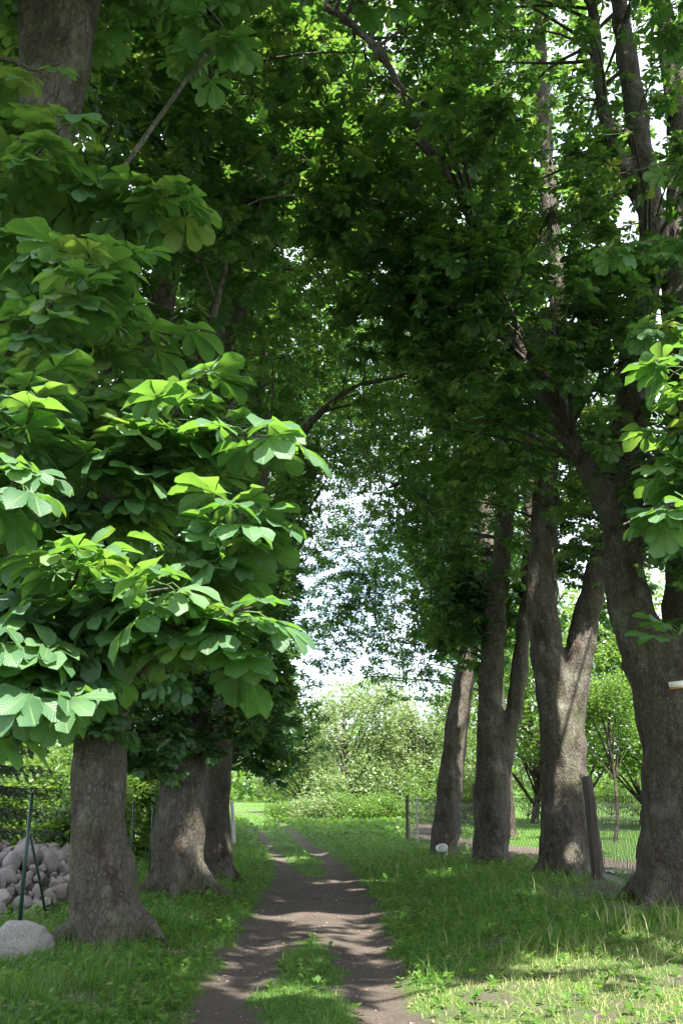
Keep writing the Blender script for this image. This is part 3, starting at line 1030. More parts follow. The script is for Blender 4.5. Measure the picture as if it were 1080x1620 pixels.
# --- left row
b0 = np.array([-3.45, 6.6, gz(-3.45, 6.6)])
s0 = [with_base(b0, [(-3.4, 6.6, 2.0, 0.34), (-3.1, 6.6, 4.5, 0.30)] + stem(6.6, (20, 400, 0.26), (75, 180, 0.24), (110, 60, 0.23), (140, -120, 0.2)), 0.40),
      [(-3.1, 6.6, 4.4, 0.2), (-2.9, 5.6, 5.6, 0.13), (-2.4, 4.4, 7.2, 0.09), (-1.6, 3.0, 9.0, 0.05)],
      stem(6.6, (75, 240, 0.2), (60, 100, 0.16), (45, -40, 0.12))]
lines = [
    ([(-40, 640, 5.2), (10, 565, 5.0), (75, 490, 4.9), (140, 395, 4.8)], 6),
    ([(-40, 420, 5.4), (60, 400, 5.2), (190, 395, 5.0)], 5),
    ([(40, 860, 5.6), (150, 760, 5.2), (215, 690, 5.0), (330, 575, 4.8)], 6),
    ([(150, 760, 5.4), (240, 720, 5.2), (330, 690, 5.0), (430, 690, 4.7)], 6),
    ([(200, 1000, 5.2), (330, 900, 4.9), (365, 850, 4.8), (395, 790, 4.7)], 6),
    ([(40, 1000, 5.2), (110, 930, 4.8), (130, 880, 4.5)], 5),
    ([(60, 1010, 5.2), (180, 950, 4.8), (270, 930, 4.5)], 5),
    ([(120, 1040, 5.2), (240, 1000, 4.9), (310, 985, 4.7), (400, 960, 4.6)], 6),
    ([(-30, 1080, 5.0), (40, 1040, 4.7), (95, 1100, 4.6)], 5),
    ([(-20, 1060, 5.0), (20, 1000, 4.7), (40, 1010, 4.5)], 3),
    ([(-60, 330, 5.6), (40, 260, 5.4), (110, 190, 5.2)], 4),
    ([(100, 330, 5.9), (190, 320, 5.7), (285, 310, 5.5)], 5),
    ([(-60, 780, 4.8), (0, 740, 4.6), (30, 780, 4.4)], 4),
    ([(-40, 650, 5.0), (10, 700, 4.7), (60, 600, 4.8)], 4),
    ([(120, 620, 5.6), (200, 560, 5.4), (280, 500, 5.2)], 5),
    ([(60, 700, 5.6), (130, 680, 5.4), (200, 640, 5.2)], 4),
    ([(-40, 150, 5.8), (60, 110, 5.6), (100, 100, 5.5)], 2),
    ([(160, 1060, 5.3), (260, 1020, 5.0), (380, 1030, 4.9)], 5),
    ([(-20, 1140, 5.2), (60, 1090, 5.0), (130, 1060, 4.8)], 5),
    ([(300, 120, 6.6), (360, 60, 6.4), (280, -40, 6.4)], 3),
    ([(0, 240, 6.0), (60, 220, 5.8), (140, 290, 5.6)], 4),
    ([(40, 880, 5.6), (130, 820, 5.4), (220, 800, 5.3), (300, 740, 5.2)], 6),
    ([(-40, 520, 5.8), (60, 520, 5.6), (180, 470, 5.5)], 5),
    ([(-40, 900, 5.6), (40, 870, 5.4), (90, 820, 5.2)], 4),
]
ex = shoots_px(lines, np.array([[-3.1, 6.2, 3.6]]))
keepm = np.ones(len(ex[0]), bool)
chestnut(b0, 'near chestnut with large sunlit leaves hanging over the boulder, its foot out of view', s0,
         [(-3.0, 4.2, 11.0, 3.6, 4.2, 3.6, 650), (-0.6, 1.4, 10.5, 2.8, 3.0, 2.4, 420), (-1.4, 6.2, 10.6, 2.6, 2.4, 2.0, 300), (-2.6, 8.3, 14.5, 3.6, 3.2, 3.2, 420), (0.8, 7.5, 14.5, 2.4, 3.0, 2.2, 260), (-4.2, 7.2, 8.5, 1.7, 1.8, 3.2, 150), (-2.6, 6.4, 5.2, 0.9, 0.9, 1.6, 28)],  # high leaf masses out of view, enlarged to keep sun off the crowns
         AV, 0, 0.4, (ex[0], ex[1], 7, (0.65, 1.2), ex[2]), seed=3, nobj=300)

b = ground(163, 1490)
b[1] += 0.15
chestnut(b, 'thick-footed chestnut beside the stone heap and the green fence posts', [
    with_base(b, stem(b[1], (161, 1420, 0.40), (158, 1300, 0.335), (157, 1200, 0.315), (165, 1050, 0.29), (178, 900, 0.27), (205, 700, 0.24), (240, 560, 0.21), (258, 460, 0.18), (272, 300, 0.14), (285, 150, 0.10), (290, 0, .07)), 0.50),
    stem(b[1], (165, 1040, 0.2), (110, 900, 0.13, 12), (40, 760, 0.09, 11.6), (-60, 600, 0.05, 11.2)),
    stem(b[1], (190, 800, 0.17), (270, 660, 0.11, 12), (330, 520, 0.08, 11.6), (380, 330, 0.04, 11.4))],
    [(-3.6, 12.8, 9.0, 2.7, 3.0, 6.3, 820), (-3.6, 11.8, 3.6, 2.1, 1.5, 1.3, 190), (-1.6, 12.8, 12.3, 2.6, 2.6, 3.0, 210), (-4.5, 12.2, 6.5, 2.0, 2.0, 3.0, 220), (-2.8, 13.4, 16.5, 3.4, 3.2, 4.0, 330)], AV, 1, 0.45, seed=5, voxel=0.045, leaf_scale=(0.75, 1.1))

b = ground(278, 1415)
b[1] += 0.2
chestnut(b, 'grey chestnut with wide spreading roots, second from the boulder', [
    with_base(b, stem(b[1], (282, 1350, 0.46), (287, 1280, 0.43), (292, 1200, 0.40), (310, 1000, 0.36), (345, 700, 0.28), (355, 520, 0.22), (362, 280, 0.15), (350, 80, .1)), 0.56),
    stem(b[1], (300, 1080, 0.24), (360, 930, 0.15, 18), (410, 800, 0.1, 17.5), (430, 640, 0.05, 17)),
    stem(b[1], (352, 600, 0.18), (400, 440, 0.12, 18), (450, 250, 0.08, 17), (470, 100, 0.05, 16))],
    [(-3.7, 18.8, 9.5, 2.8, 3.0, 6.8, 680), (-3.3, 17.6, 3.5, 1.9, 1.5, 1.3, 170), (-2.9, 17.2, 3.0, 1.7, 0.9, 1.0, 120), (-1.4, 18.5, 14.5, 2.6, 2.8, 3.4, 240), (-2.6, 19.5, 19.5, 3.6, 3.2, 4.0, 330)], AV, 1, 0.54, seed=8, voxel=0.05, leaf_scale=(0.75, 1.1))

b = ground(342, 1393)
b[1] += 0.2
chestnut(b, 'dark slim chestnut close behind the wide-rooted grey one', [
    with_base(b, stem(b[1], (342, 1330, 0.33), (343, 1250, 0.315), (350, 1120, 0.29), (365, 950, 0.26), (395, 700, 0.2), (420, 500, 0.14), (430, 300, .08)), 0.40),
    stem(b[1], (360, 1000, 0.18), (420, 900, 0.1, 22.5), (470, 800, 0.06, 22.5))],
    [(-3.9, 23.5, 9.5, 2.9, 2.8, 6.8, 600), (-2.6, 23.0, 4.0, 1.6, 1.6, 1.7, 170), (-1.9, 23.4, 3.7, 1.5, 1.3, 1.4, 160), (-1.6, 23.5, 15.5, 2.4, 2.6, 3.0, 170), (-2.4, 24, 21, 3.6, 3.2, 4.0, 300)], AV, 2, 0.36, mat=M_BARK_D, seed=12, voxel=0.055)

for (x, y, lab, sd, extra) in ((-3.6, 28.6, 'chestnut standing hidden behind the dark slim trunk, its limb reaching over the track', 15, True),
                               (-4.5, 35.5, 'chestnut near the bleached wooden stake', 18, False),
                               (-5.3, 43.0, 'last chestnut of the row with the bleached wooden stake, where the track bends', 21, False)):
    b = np.array([x, y, float(gz(x, y))])
    st = [with_base(b, [(x, y, b[2] + 2, 0.33), (x + 0.1, y, b[2] + 6, 0.27), (x + 0.5, y, b[2] + 11, 0.18), (x + 0.6, y, b[2] + 16, 0.06)], 0.4),
          [(x, y, b[2] + 4, 0.2), (x + 1.2, y, b[2] + 6.5, 0.14), (x + 2.2, y - 0.4, b[2] + 9.5, 0.09), (x + 3.6, y - 0.6, b[2] + 12, 0.05)]]
    if extra:
        st.append(stem(y, (395, 960, 0.22), (440, 800, 0.19), (470, 700, 0.16), (505, 655, 0.13), (560, 612, 0.10), (620, 598, 0.08), (690, 575, 0.05)))
        st.append(stem(y, (470, 700, 0.13), (462, 640, 0.12), (455, 560, 0.09), (460, 480, 0.05)))
    ell = [(x + 0.2, y, 10, 3.0, 3.0, 6.4, 620), (x + 1.6, y - 0.5, 5.4, 1.9, 1.8, 2.4, 230), (x + 1.0, y, 19, 3.6, 3.0, 5.0, 400)]
    if extra:
        ell += [(x + 3.0, y, 14, 2.8, 2.4, 3.5, 260)]
    if y > 33:
        ell += [(x + 4.0, y, 12.0, 3.8, 2.0, 5.6, 620), (x + 2.4, y + 0.5, 4.8, 2.2, 1.6, 2.2, 220), (x + 5.0, y, 19.0, 4.0, 2.5, 4.0, 420)]
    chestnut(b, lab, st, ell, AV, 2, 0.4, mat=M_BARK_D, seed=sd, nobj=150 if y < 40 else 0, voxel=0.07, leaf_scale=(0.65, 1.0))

# --- right row
b = np.array([6.75, 4.6, float(gz(6.75, 4.6))])
lines = [
    ([(1180, 640, 4.8), (1120, 600, 4.6), (1062, 560, 4.5)], 3),
    ([(1200, 760, 5.0), (1110, 700, 4.9), (1010, 680, 4.8)], 4),
    ([(1200, 420, 8.0), (1080, 380, 7.8), (960, 390, 7.6)], 5),
    ([(1200, 560, 7.0), (1100, 520, 6.9), (1020, 520, 6.8)], 4),
    ([(1220, 900, 5.0), (1140, 830, 4.9), (1060, 800, 4.8), (985, 830, 4.7)], 4),
    ([(1180, 300, 8.0), (1080, 260, 7.8), (1000, 270, 7.6)], 4),
    ([(1180, 820, 5.0), (1100, 740, 4.9), (1050, 750, 4.8)], 3),
    ([(1180, 120, 8.0), (1100, 60, 7.8), (1040, 40, 7.6)], 4),
]
ex = shoots_px(lines, np.array([[6.5, 4.7, 4.4]]), older=True)
chestnut(b, 'chestnut reaching big leafy shoots in front of the huge double trunk', [
    with_base(b, [(6.7, 4.6, 2, 0.42), (6.6, 4.7, 5, 0.36), (6.4, 5.2, 9, 0.25), (6.2, 6.0, 13, 0.12)], 0.5),
    [(6.6, 4.7, 4.4, 0.22), (7.6, 4.8, 7.2, 0.15), (8.4, 5.0, 9.6, 0.08)]],
    [(6.4, 8.6, 15.0, 3.8, 4.0, 3.6, 800), (2.8, 9.5, 15.0, 2.6, 3.0, 2.0, 330), (6.6, 5.2, 11.5, 4.2, 4.4, 4.2, 700), (3.0, 2.6, 11.5, 2.6, 3.2, 2.4, 240), (6.9, 7.6, 8.0, 2.0, 2.6, 3.0, 150)],  # upper masses unseen, added to shade the crowns further along
    AV, 0, 0.5, (ex[0], ex[1], 8, (0.6, 0.85), ex[2]), seed=25, voxel=0.07, nobj=200)

exr = shoots_px([([(1008, 940, 16.5), (1016, 890, 16.35)], 3), ([(1020, 960, 16.5), (1022, 910, 16.3)], 3)], None, 0.08)
b = ground(1082, 1428)
b[1] += 0.35
Y = b[1]
chestnut(b, 'huge double-stemmed chestnut with wire netting across its foot', [
    with_base(b, stem(Y, (1084, 1330, 0.70), (1084, 1220, 0.70), (1078, 1130, 0.72), (1066, 1060, 0.58)), 0.72),
    stem(Y, (1068, 1150, 0.52), (1034, 1060, 0.50), (1000, 975, 0.38), (986, 890, 0.345), (987, 790, 0.34), (998, 650, 0.31), (1010, 500, 0.29), (1030, 360, 0.25), (1012, 230, 0.23), (985, 60, 0.2), (970, -120, 0.14)),
    stem(Y + 0.1, (1092, 1160, 0.55), (1094, 1050, 0.50), (1090, 950, 0.42), (1086, 800, 0.40), (1085, 640, 0.36), (1070, 480, 0.3), (1075, 250, 0.24), (1050, 0, 0.18)),
    stem(Y - 0.2, (985, 830, 0.30), (955, 785, 0.24), (925, 735, 0.205), (880, 650, 0.19), (825, 545, 0.17), (778, 440, 0.155, 16.2), (745, 340, 0.145, 15.9), (700, 268, 0.13, 15.6), (660, 195, 0.12, 15.3), (630, 130, .11, 15), (575, 55, .1, 14.7), (500, 0, .08, 14.4)),
    stem(15.8, (712, 285, 0.1), (730, 240, 0.08), (690, 215, 0.07), (670, 190, .05)),
    stem(Y, (1015, 330, 0.17), (960, 200, 0.14), (940, 60, 0.12), (930, -60, .09))],
    [(6.0, 16.6, 11.0, 3.4, 3.6, 5.6, 760), (2.7, 14.6, 9.6, 2.7, 1.8, 2.0, 520), (1.4, 14.6, 12.2, 2.8, 2.2, 2.0, 380), (6.3, 14.0, 6.8, 2.2, 1.6, 2.6, 220), (4.4, 15.6, 7.0, 1.5, 1.4, 1.4, 70), (4.8, 17, 17.5, 3.8, 3.4, 4.4, 400), (1.0, 16.5, 17.0, 3.0, 2.8, 2.6, 260), (4.6, 13.4, 19.6, 4.2, 2.8, 2.6, 620), (0.6, 13.4, 19.0, 2.6, 2.6, 2.2, 260)],  # the last ellipsoids are unseen caps overhead, added to darken this crown
    AV, 1, 0.62, (exr[0], exr[1], 6, (0.3, 0.5), exr[2]), seed=31, voxel=0.055, leaf_scale=(0.75, 1.1))

b = ground(895, 1385)
b[1] += 0.3
Y = b[1]
chestnut(b, 'forked chestnut with a sunlit patch of bark next to the broad timber post', [
    with_base(b, stem(Y, (894, 1330, 0.56), (892, 1260, 0.52), (890, 1190, 0.52), (885, 1120, 0.5)), 0.66),
    stem(Y, (884, 1160, 0.42), (868, 1060, 0.38), (858, 960, 0.36), (858, 860, 0.34), (866, 740, 0.30), (874, 600, 0.27), (882, 460, 0.25), (868, 320, 0.22), (860, 180, 0.2), (850, 20, 0.15)),
    stem(Y, (898, 1150, 0.36), (915, 1040, 0.33), (930, 960, 0.30), (952, 870, 0.27), (985, 760, 0.23), (1005, 640, 0.18), (1010, 480, .1)),
    stem(Y, (870, 680, 0.18), (830, 560, 0.12, 22.5), (800, 420, 0.08, 22))],
    [(5.6, 23.2, 12.5, 3.0, 3.0, 6.2, 760), (3.6, 22.4, 12.5, 1.7, 1.8, 4.0, 300), (6.6, 22.4, 8.5, 2.0, 1.8, 2.4, 180), (5.0, 23.5, 20.5, 3.8, 3.4, 4.6, 400), (1.5, 23, 19.5, 3.0, 2.8, 3.0, 240), (4.6, 20.4, 25.4, 4.2, 3.0, 2.6, 420)], AV, 1, 0.54, seed=37, voxel=0.055, leaf_scale=(0.75, 1.1))  # last ellipsoid: leaf cap above the view, added only for its shade

b = ground(778, 1367)
b[1] += 0.25
Y = b[1]
chestnut(b, 'twin-stemmed chestnut veiled in low leaves, beside a dark upright post', [
    with_base(b, stem(Y, (778, 1310, 0.45), (778, 1240, 0.45), (778, 1180, 0.42)), 0.52),
    stem(Y, (772, 1210, 0.34), (776, 1080, 0.31), (786, 950, 0.28), (800, 800, 0.24), (812, 650, 0.19), (820, 480, 0.13), (815, 300, .07)),
    stem(Y, (790, 1230, 0.24), (808, 1150, 0.22), (822, 1050, 0.21), (832, 920, 0.19), (840, 760, 0.14), (850, 600, .08))],
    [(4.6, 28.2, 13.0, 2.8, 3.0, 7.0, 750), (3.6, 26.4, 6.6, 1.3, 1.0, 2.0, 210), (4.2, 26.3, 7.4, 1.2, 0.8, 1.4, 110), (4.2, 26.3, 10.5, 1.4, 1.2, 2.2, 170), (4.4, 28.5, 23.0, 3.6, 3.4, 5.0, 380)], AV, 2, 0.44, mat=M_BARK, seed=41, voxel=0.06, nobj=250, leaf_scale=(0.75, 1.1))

b = ground(703, 1354)
b[1] += 0.2
Y = b[1]
chestnut(b, 'leaning chestnut with a white bucket at its foot', [
    with_base(b, stem(Y, (706, 1310, 0.42), (713, 1230, 0.39), (722, 1150, 0.355), (738, 1050, 0.31), (755, 950, 0.29), (766, 880, 0.27), (766, 800, 0.24), (752, 700, 0.20), (742, 600, 0.15), (745, 480, 0.09)), 0.46),
    stem(Y, (748, 960, 0.2), (735, 905, 0.17), (712, 855, 0.14), (680, 800, 0.11), (645, 765, 0.085), (612, 772, 0.06)),
    stem(Y, (766, 820, 0.16), (800, 700, 0.11), (820, 560, 0.06)),
    stem(Y, (752, 700, 0.12), (700, 600, 0.09), (640, 560, 0.06))],
    [(4.4, 32, 14.0, 3.0, 3.0, 6.0, 780), (2.9, 31.4, 9.5, 2.2, 1.8, 3.2, 420), (3.9, 30.1, 7.6, 1.0, 0.8, 1.7, 110), (0.9, 32.5, 16.5, 3.0, 2.0, 3.2, 330), (3.5, 33, 24.0, 4.2, 3.4, 5.0, 400)], AV, 2, 0.38, mat=M_BARK, seed=44, voxel=0.06, nobj=200, cull=True, leaf_scale=(0.65, 1.0))

for (x, y, lab, sd) in ((7.0, 42.0, 'chestnut beyond the side path, its crown closing the end of the avenue', 51),):
    b = np.array([x, y, float(gz(x, y))])
    st = [with_base(b, [(x, y, b[2] + 2, 0.3), (x - 0.1, y, b[2] + 6, 0.25), (x - 0.6, y, b[2] + 12, 0.14), (x - 0.6, y, b[2] + 17, 0.05)], 0.38),
          [(x, y, b[2] + 5, 0.16), (x - 1.6, y, b[2] + 7.5, 0.11), (x - 3.4, y, b[2] + 9.5, 0.06)]]
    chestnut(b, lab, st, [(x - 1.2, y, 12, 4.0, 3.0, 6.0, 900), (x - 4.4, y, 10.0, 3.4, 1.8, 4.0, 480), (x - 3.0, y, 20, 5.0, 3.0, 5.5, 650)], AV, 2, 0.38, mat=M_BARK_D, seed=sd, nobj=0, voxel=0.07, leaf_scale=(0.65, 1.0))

# ---------------------------------------------------------------- smaller trees, shrubs, far growth
def leaf_quads(c, size, aspect=0.5, flat=0.35):
    """small pointed leaf: 4 verts"""
    N = len(c)
    X = rng.normal(size=(N, 3)); X[:, 2] *= 0.6; X /= np.linalg.norm(X, axis=1)[:, None]
    up = np.array([0, 0, 1.0]) + rng.normal(0, 0.7, (N, 3))
    Y_ = np.cross(up, X); Y_ /= np.linalg.norm(Y_, axis=1)[:, None] + 1e-9
    Z_ = np.cross(X, Y_)
    s = size * rng.uniform(0.6, 1.3, N)[:, None]
    V = np.stack([c - X * s * 0.5, c + Y_ * s * aspect * 0.5 + Z_ * s * 0.06, c + X * s * 0.5, c - Y_ * s * aspect * 0.5 + Z_ * s * 0.06], 1)
    return V.reshape(-1, 3), np.arange(N * 4).reshape(-1, 4)


def broadleaf(name, base, label, cat, group, height, crown_r, n_leaf, leaf, mat, trunk_r=0.08, trunk_h=0.35, seed=1, bark=M_BARK_D, lumps=14, zlow=0.25, fork=0.15):
    base = np.asarray(base, float)
    t = root(name, base, label, cat, group)
    r = random.Random(seed)
    g = Geo()
    top = np.array([r.uniform(-.2, .2) * crown_r, r.uniform(-.2, .2) * crown_r, height * 0.9])
    path = catmull(np.array([[0, 0, -0.2], [0.03 * height, 0, height * 0.2], [top[0] * 0.6, top[1] * 0.6, height * 0.55], top]), 16)
    V, F = tube(path, np.linspace(trunk_r * 1.25, trunk_r * 0.15, 16), 9); g.add(V, F)
    cl = []
    for k in range(lumps):
        a = r.uniform(0, 2 * math.pi)
        h = r.uniform(zlow, 1.0)
        rr = crown_r * math.sqrt(max(0.05, 1 - ((h - 0.5) / 0.62) ** 2)) * r.uniform(0.35, 0.95)
        c = np.array([rr * math.cos(a), rr * math.sin(a), h * height * 0.93])
        cl.append((c, crown_r * r.uniform(0.28, 0.48)))
        i = int(max(fork, h - 0.3) * 15)
        mid = (path[i] + c) / 2 + np.array([0, 0, 0.05 * height])
        bpth = catmull(np.array([path[i], mid, c]), 8)
        V, F = tube(bpth, np.linspace(trunk_r * 0.45, trunk_r * 0.1, 8), 5); g.add(V, F)
    add_obj('trunk', g.mesh('trunk', bark, True), t)
    w = np.array([q[1] ** 2 for q in cl]); w /= w.sum()
    cnt = rng.multinomial(n_leaf // 5, w)
    pts = []
    for (c, s), m in zip(cl, cnt):
        d = rng.normal(size=(m, 3)); d /= np.linalg.norm(d, axis=1)[:, None] + 1e-9
        pts.append(c + d * (s * rng.uniform(0.2, 1, m) ** 0.45)[:, None] * np.array([1, 1, 0.8]))
    pts = np.concatenate(pts)
    pts = np.repeat(pts, 5, 0) + rng.normal(0, leaf * 0.9, (len(pts) * 5, 3))
    pts = pts[pts[:, 2] > 0.02]
    V, Qd = leaf_quads(pts, leaf)
    val = np.repeat(np.clip(rng.normal(0.5, 0.22, len(pts)), 0, 1), 4)
    tag(add_obj('crown', mesh_from('crown', V, [Qd], mat, {'v': val}), t), kind='stuff')
    return t


def gp(x, y):
    return np.array([x, y, float(gz(x, y))])


PG = 'pale sunlit trees at the end of the track'
for i, (px, y, h, cr_, lab) in enumerate((
        (548, 70, 9.6, 4.0, 'pale grey-green tree straight beyond the track bend, with thin stems showing'),
        (618, 78, 11.0, 4.4, 'tall pale tree between the straight thin-stemmed one and the leaning chestnut'),
        (672, 72, 8.6, 3.8, 'pale round tree just beside the leaning chestnut'),
        (480, 84, 8.2, 3.8, 'pale tree half hidden by the dark hanging chestnut leaves'),
        (740, 82, 8.0, 4.0, 'pale tree seen between the leaning and the twin-stemmed chestnuts'))):
    x = (px - 540) / FPX * y * 0.965
    broadleaf('pale_tree', gp(x, y), lab, 'tree', PG, h, cr_, 12000, 0.28, M_PALE, 0.16, seed=60 + i, lumps=26, zlow=0.12)

SG = 'shrubs round the end of the avenue'
shr = [((462, 1300), 62, 1.0, 1.5, 'low leafy shrub on the verge where the track bends'), ((505, 1296), 60, 1.2, 1.7, 'rounded shrub behind the verge, below the pale trees'),
       ((560, 1300), 60, 1.3, 2.0, 'wide shrub in front of the thin-stemmed pale tree'), ((610, 1300), 60, 1.5, 1.9, 'shrub next to the netting-wrapped fence post'),
       ((690, 1300), 60, 3.2, 2.2, 'tall bright shrub beside the side path behind the bucket'), ((830, 1300), 66, 4.6, 3.0, 'bright shrub filling the gap between the twin-stemmed and forked chestnuts'),
       ((730, 1290), 62, 2.8, 2.2, 'bright shrub behind the dark upright post'), ((960, 1290), 70, 4.2, 3.4, 'broad shrub at the lawn edge behind the sapling'), ((1010, 1290), 64, 4.0, 2.6, 'shrub at the lawn edge behind the netting')]
for i, (q, y, h, cr_, lab) in enumerate(shr):
    x = (q[0] - 540) / FPX * y * 0.962
    broadleaf('shrub', gp(x, y), lab, 'shrub', SG, h, cr_, 5200, 0.17, M_BUSH if i != 1 else M_PALE, 0.04, seed=80 + i, lumps=16, zlow=0.05)

LG = 'trees and shrubs beyond the stone heap'
for i, (x, y, h, cr_, lab, mt) in enumerate((
        (-8.2, 25, 2.6, 1.8, 'sunlit yellow-green bush behind the stone heap', M_BUSH), (-6.2, 27.5, 2.4, 1.5, 'leafy bush between the stone heap and the wide-rooted chestnut', M_BUSH),
        (-5.6, 22.5, 1.7, 0.9, 'small dark bush at the thin far fence post', M_BUSH), (-11.5, 36, 4.6, 3.0, 'tall tree standing behind the sunlit yellow-green bush', M_BUSH),
        (-7.5, 38, 6.0, 3.0, 'green tree behind the leafy bush and the wide-rooted chestnut', M_PALE), (-9.4, 46, 6.5, 3.4, 'tree standing beyond the bleached stake', M_BUSH))):
    broadleaf('leafy_tree' if h > 4 else 'bush', gp(x, y), lab, 'tree' if h > 4 else 'bush', LG, h, cr_, 6000, 0.19, mt, 0.10 if h > 4 else 0.04, seed=100 + i, lumps=18, zlow=0.06)

RG = 'trees beyond the lawn'
for i, (px, y, h, cr_, lab) in enumerate(((905, 52, 13, 5.0, 'full green tree behind the forked chestnut'), (1010, 58, 15, 5.5, 'tall green tree between sapling and netting-crossed double trunk'), (840, 60, 14, 5.0, 'green tree rising behind the twin-stemmed chestnut'), (1085, 50, 12, 4.6, 'green tree hidden behind the huge double trunk'))):
    x = (px - 540) / FPX * y * 0.962
    broadleaf('leafy_tree', gp(x, y), lab, 'tree', RG, h, cr_, 10000, 0.30, M_BUSH, 0.2, seed=120 + i, lumps=30, zlow=0.28)

# slender sapling on the lawn
sp = gp((963 - 540) / FPX * 40 * 0.965, 40)
broadleaf('sapling', sp, 'slender young tree standing on the lawn behind the netting', 'tree', None, 7.0, 1.7, 6000, 0.17, M_BUSH, 0.075, seed=140, lumps=16, zlow=0.55, fork=0.5)

# far wood
n = 26000
fx = rng.uniform(-150, 150, n); fy = rng.uniform(125, 160, n)
top = 7 + 3 * np.sin(fx * 0.11) + 2 * np.sin(fx * 0.31 + 1) + 1.5 * np.sin(fx * 0.83)
fz = gz(fx, fy) + rng.uniform(0, 1, n) ** 0.7 * top
V, Qd = leaf_quads(np.stack([fx, fy, fz], -1), 1.3, 0.7)
tag(add_obj('far_wood', mesh_from('far_wood', V, [Qd], M_BUSH, {'v': np.repeat(rng.uniform(0.1, 0.7, n), 4)})), 'distant band of trees closing the view', 'wood', kind='stuff')

# ---------------------------------------------------------------- young spruce
def spruce(base, height):
    t = root('spruce_tree', base, 'young dark spruce with drooping boughs behind the stone heap', 'tree')
    g = Geo()
    V, F = tube(catmull(np.array([[0, 0, -0.2], [0.02, 0, height * 0.5], [0, 0, height]]), 14), np.linspace(0.11, 0.01, 14), 8); g.add(V, F)
    nV = []
    for k in range(15):
        z = 0.5 + k * height / 16
        R = (height - z) / height * 2.3
        nb = 8
        for j in range(nb):
            a = 2 * math.pi * j / nb + k * 0.7 + rng.uniform(-.15, .15)
            d = np.array([math.cos(a), math.sin(a), 0])
            L = R * rng.uniform(0.8, 1.1)
            pth = catmull(np.array([[0, 0, z], d * L * 0.5 + [0, 0, z - 0.10 * L], d * L + [0, 0, z - 0.10 * L]]), 9)
            V, F = tube(pth, np.linspace(0.018, 0.004, 9), 4); g.add(V, F)
            # side twigs with needles
            for s in np.linspace(0.2, 1.0, 11):
                p0 = pth[int(s * 8)]
                side = np.array([-d[1], d[0], 0])
                for sg in (-1, 1, 0):
                    tl = 0.42 * (1.15 - 0.7 * s) * (L / 1.6 + 0.3)
                    e = p0 + (side * sg * 0.8 + d * 0.45) * tl + np.array([0, 0, -0.30 * tl - (0.14 if sg == 0 else 0.05)])
                    m = 22
                    tt = rng.uniform(0, 1, m)[:, None]
                    c = p0 * (1 - tt) + e * tt
                    nd_ = rng.normal(size=(m, 3)); nd_ /= np.linalg.norm(nd_, axis=1)[:, None]
                    ax = (e - p0) / (np.linalg.norm(e - p0) + 1e-6)
                    nd_ = nd_ * 0.8 + ax * 0.7
                    wv = np.cross(nd_, rng.normal(size=(m, 3))); wv /= np.linalg.norm(wv, axis=1)[:, None] + 1e-9
                    nV.append(np.stack([c - wv * 0.008, c + wv * 0.008, c + nd_ * 0.075], 1))
    add_obj('trunk', g.mesh('trunk', M_TWIG, True), t)
    V = np.concatenate(nV).reshape(-1, 3)
    o = add_obj('needles', mesh_from('needles', V, [np.arange(len(V)).reshape(-1, 3)], M_NEEDLE, {'v': np.repeat(rng.uniform(0, 1, len(V) // 3), 3)}), t)
    tag(o, kind='stuff')


spruce(gp(-7.0, 18.6), 6.0)

# ---------------------------------------------------------------- stones
def stone_mesh(seed, sub=3, rough=0.22):
    import bmesh
    bm = bmesh.new()
    bmesh.ops.create_icosphere(bm, subdivisions=sub, radius=1.0)
    o = Vector((seed * 7.3, seed * 2.9, seed * 1.1))
    r = random.Random(seed)
    cuts = [(Vector((r.gauss(0, 1), r.gauss(0, 1), r.gauss(0, 1))).normalized(), r.uniform(0.5, 0.8)) for _ in range(11)]
    for v in bm.verts:
        p = v.co.copy()
        for nrm, d in cuts:
            k = p.dot(nrm)
            if k > d: p -= nrm * (k - d) * 0.85
        p *= 1 + rough * mnoise.noise(v.co * 1.1 + o) + 0.07 * mnoise.noise(v.co * 3.4 + o)
        v.co = p
    m = bpy.data.meshes.new('stone')
    bm.to_mesh(m); bm.free()
    m.polygons.foreach_set('use_smooth', np.ones(len(m.polygons), bool))
    return m


ST = []
for i in range(9):
    m = stone_mesh(i + 1, 3)
    m.materials.append(M_STONE)
    ST.append(m)

hb = gp(-5.75, 17.2)
heap = root('stone_heap', hb, 'heap of loose grey and brown fieldstones behind the green fence posts', 'stone heap')


def heap_h(x, y):
    a = np.clip(1 - ((np.asarray(x) - hb[0]) / 2.0) ** 2 - ((np.asarray(y) - hb[1]) / 3.6) ** 2, 0, 1)
    return 0.85 * a ** 0.75


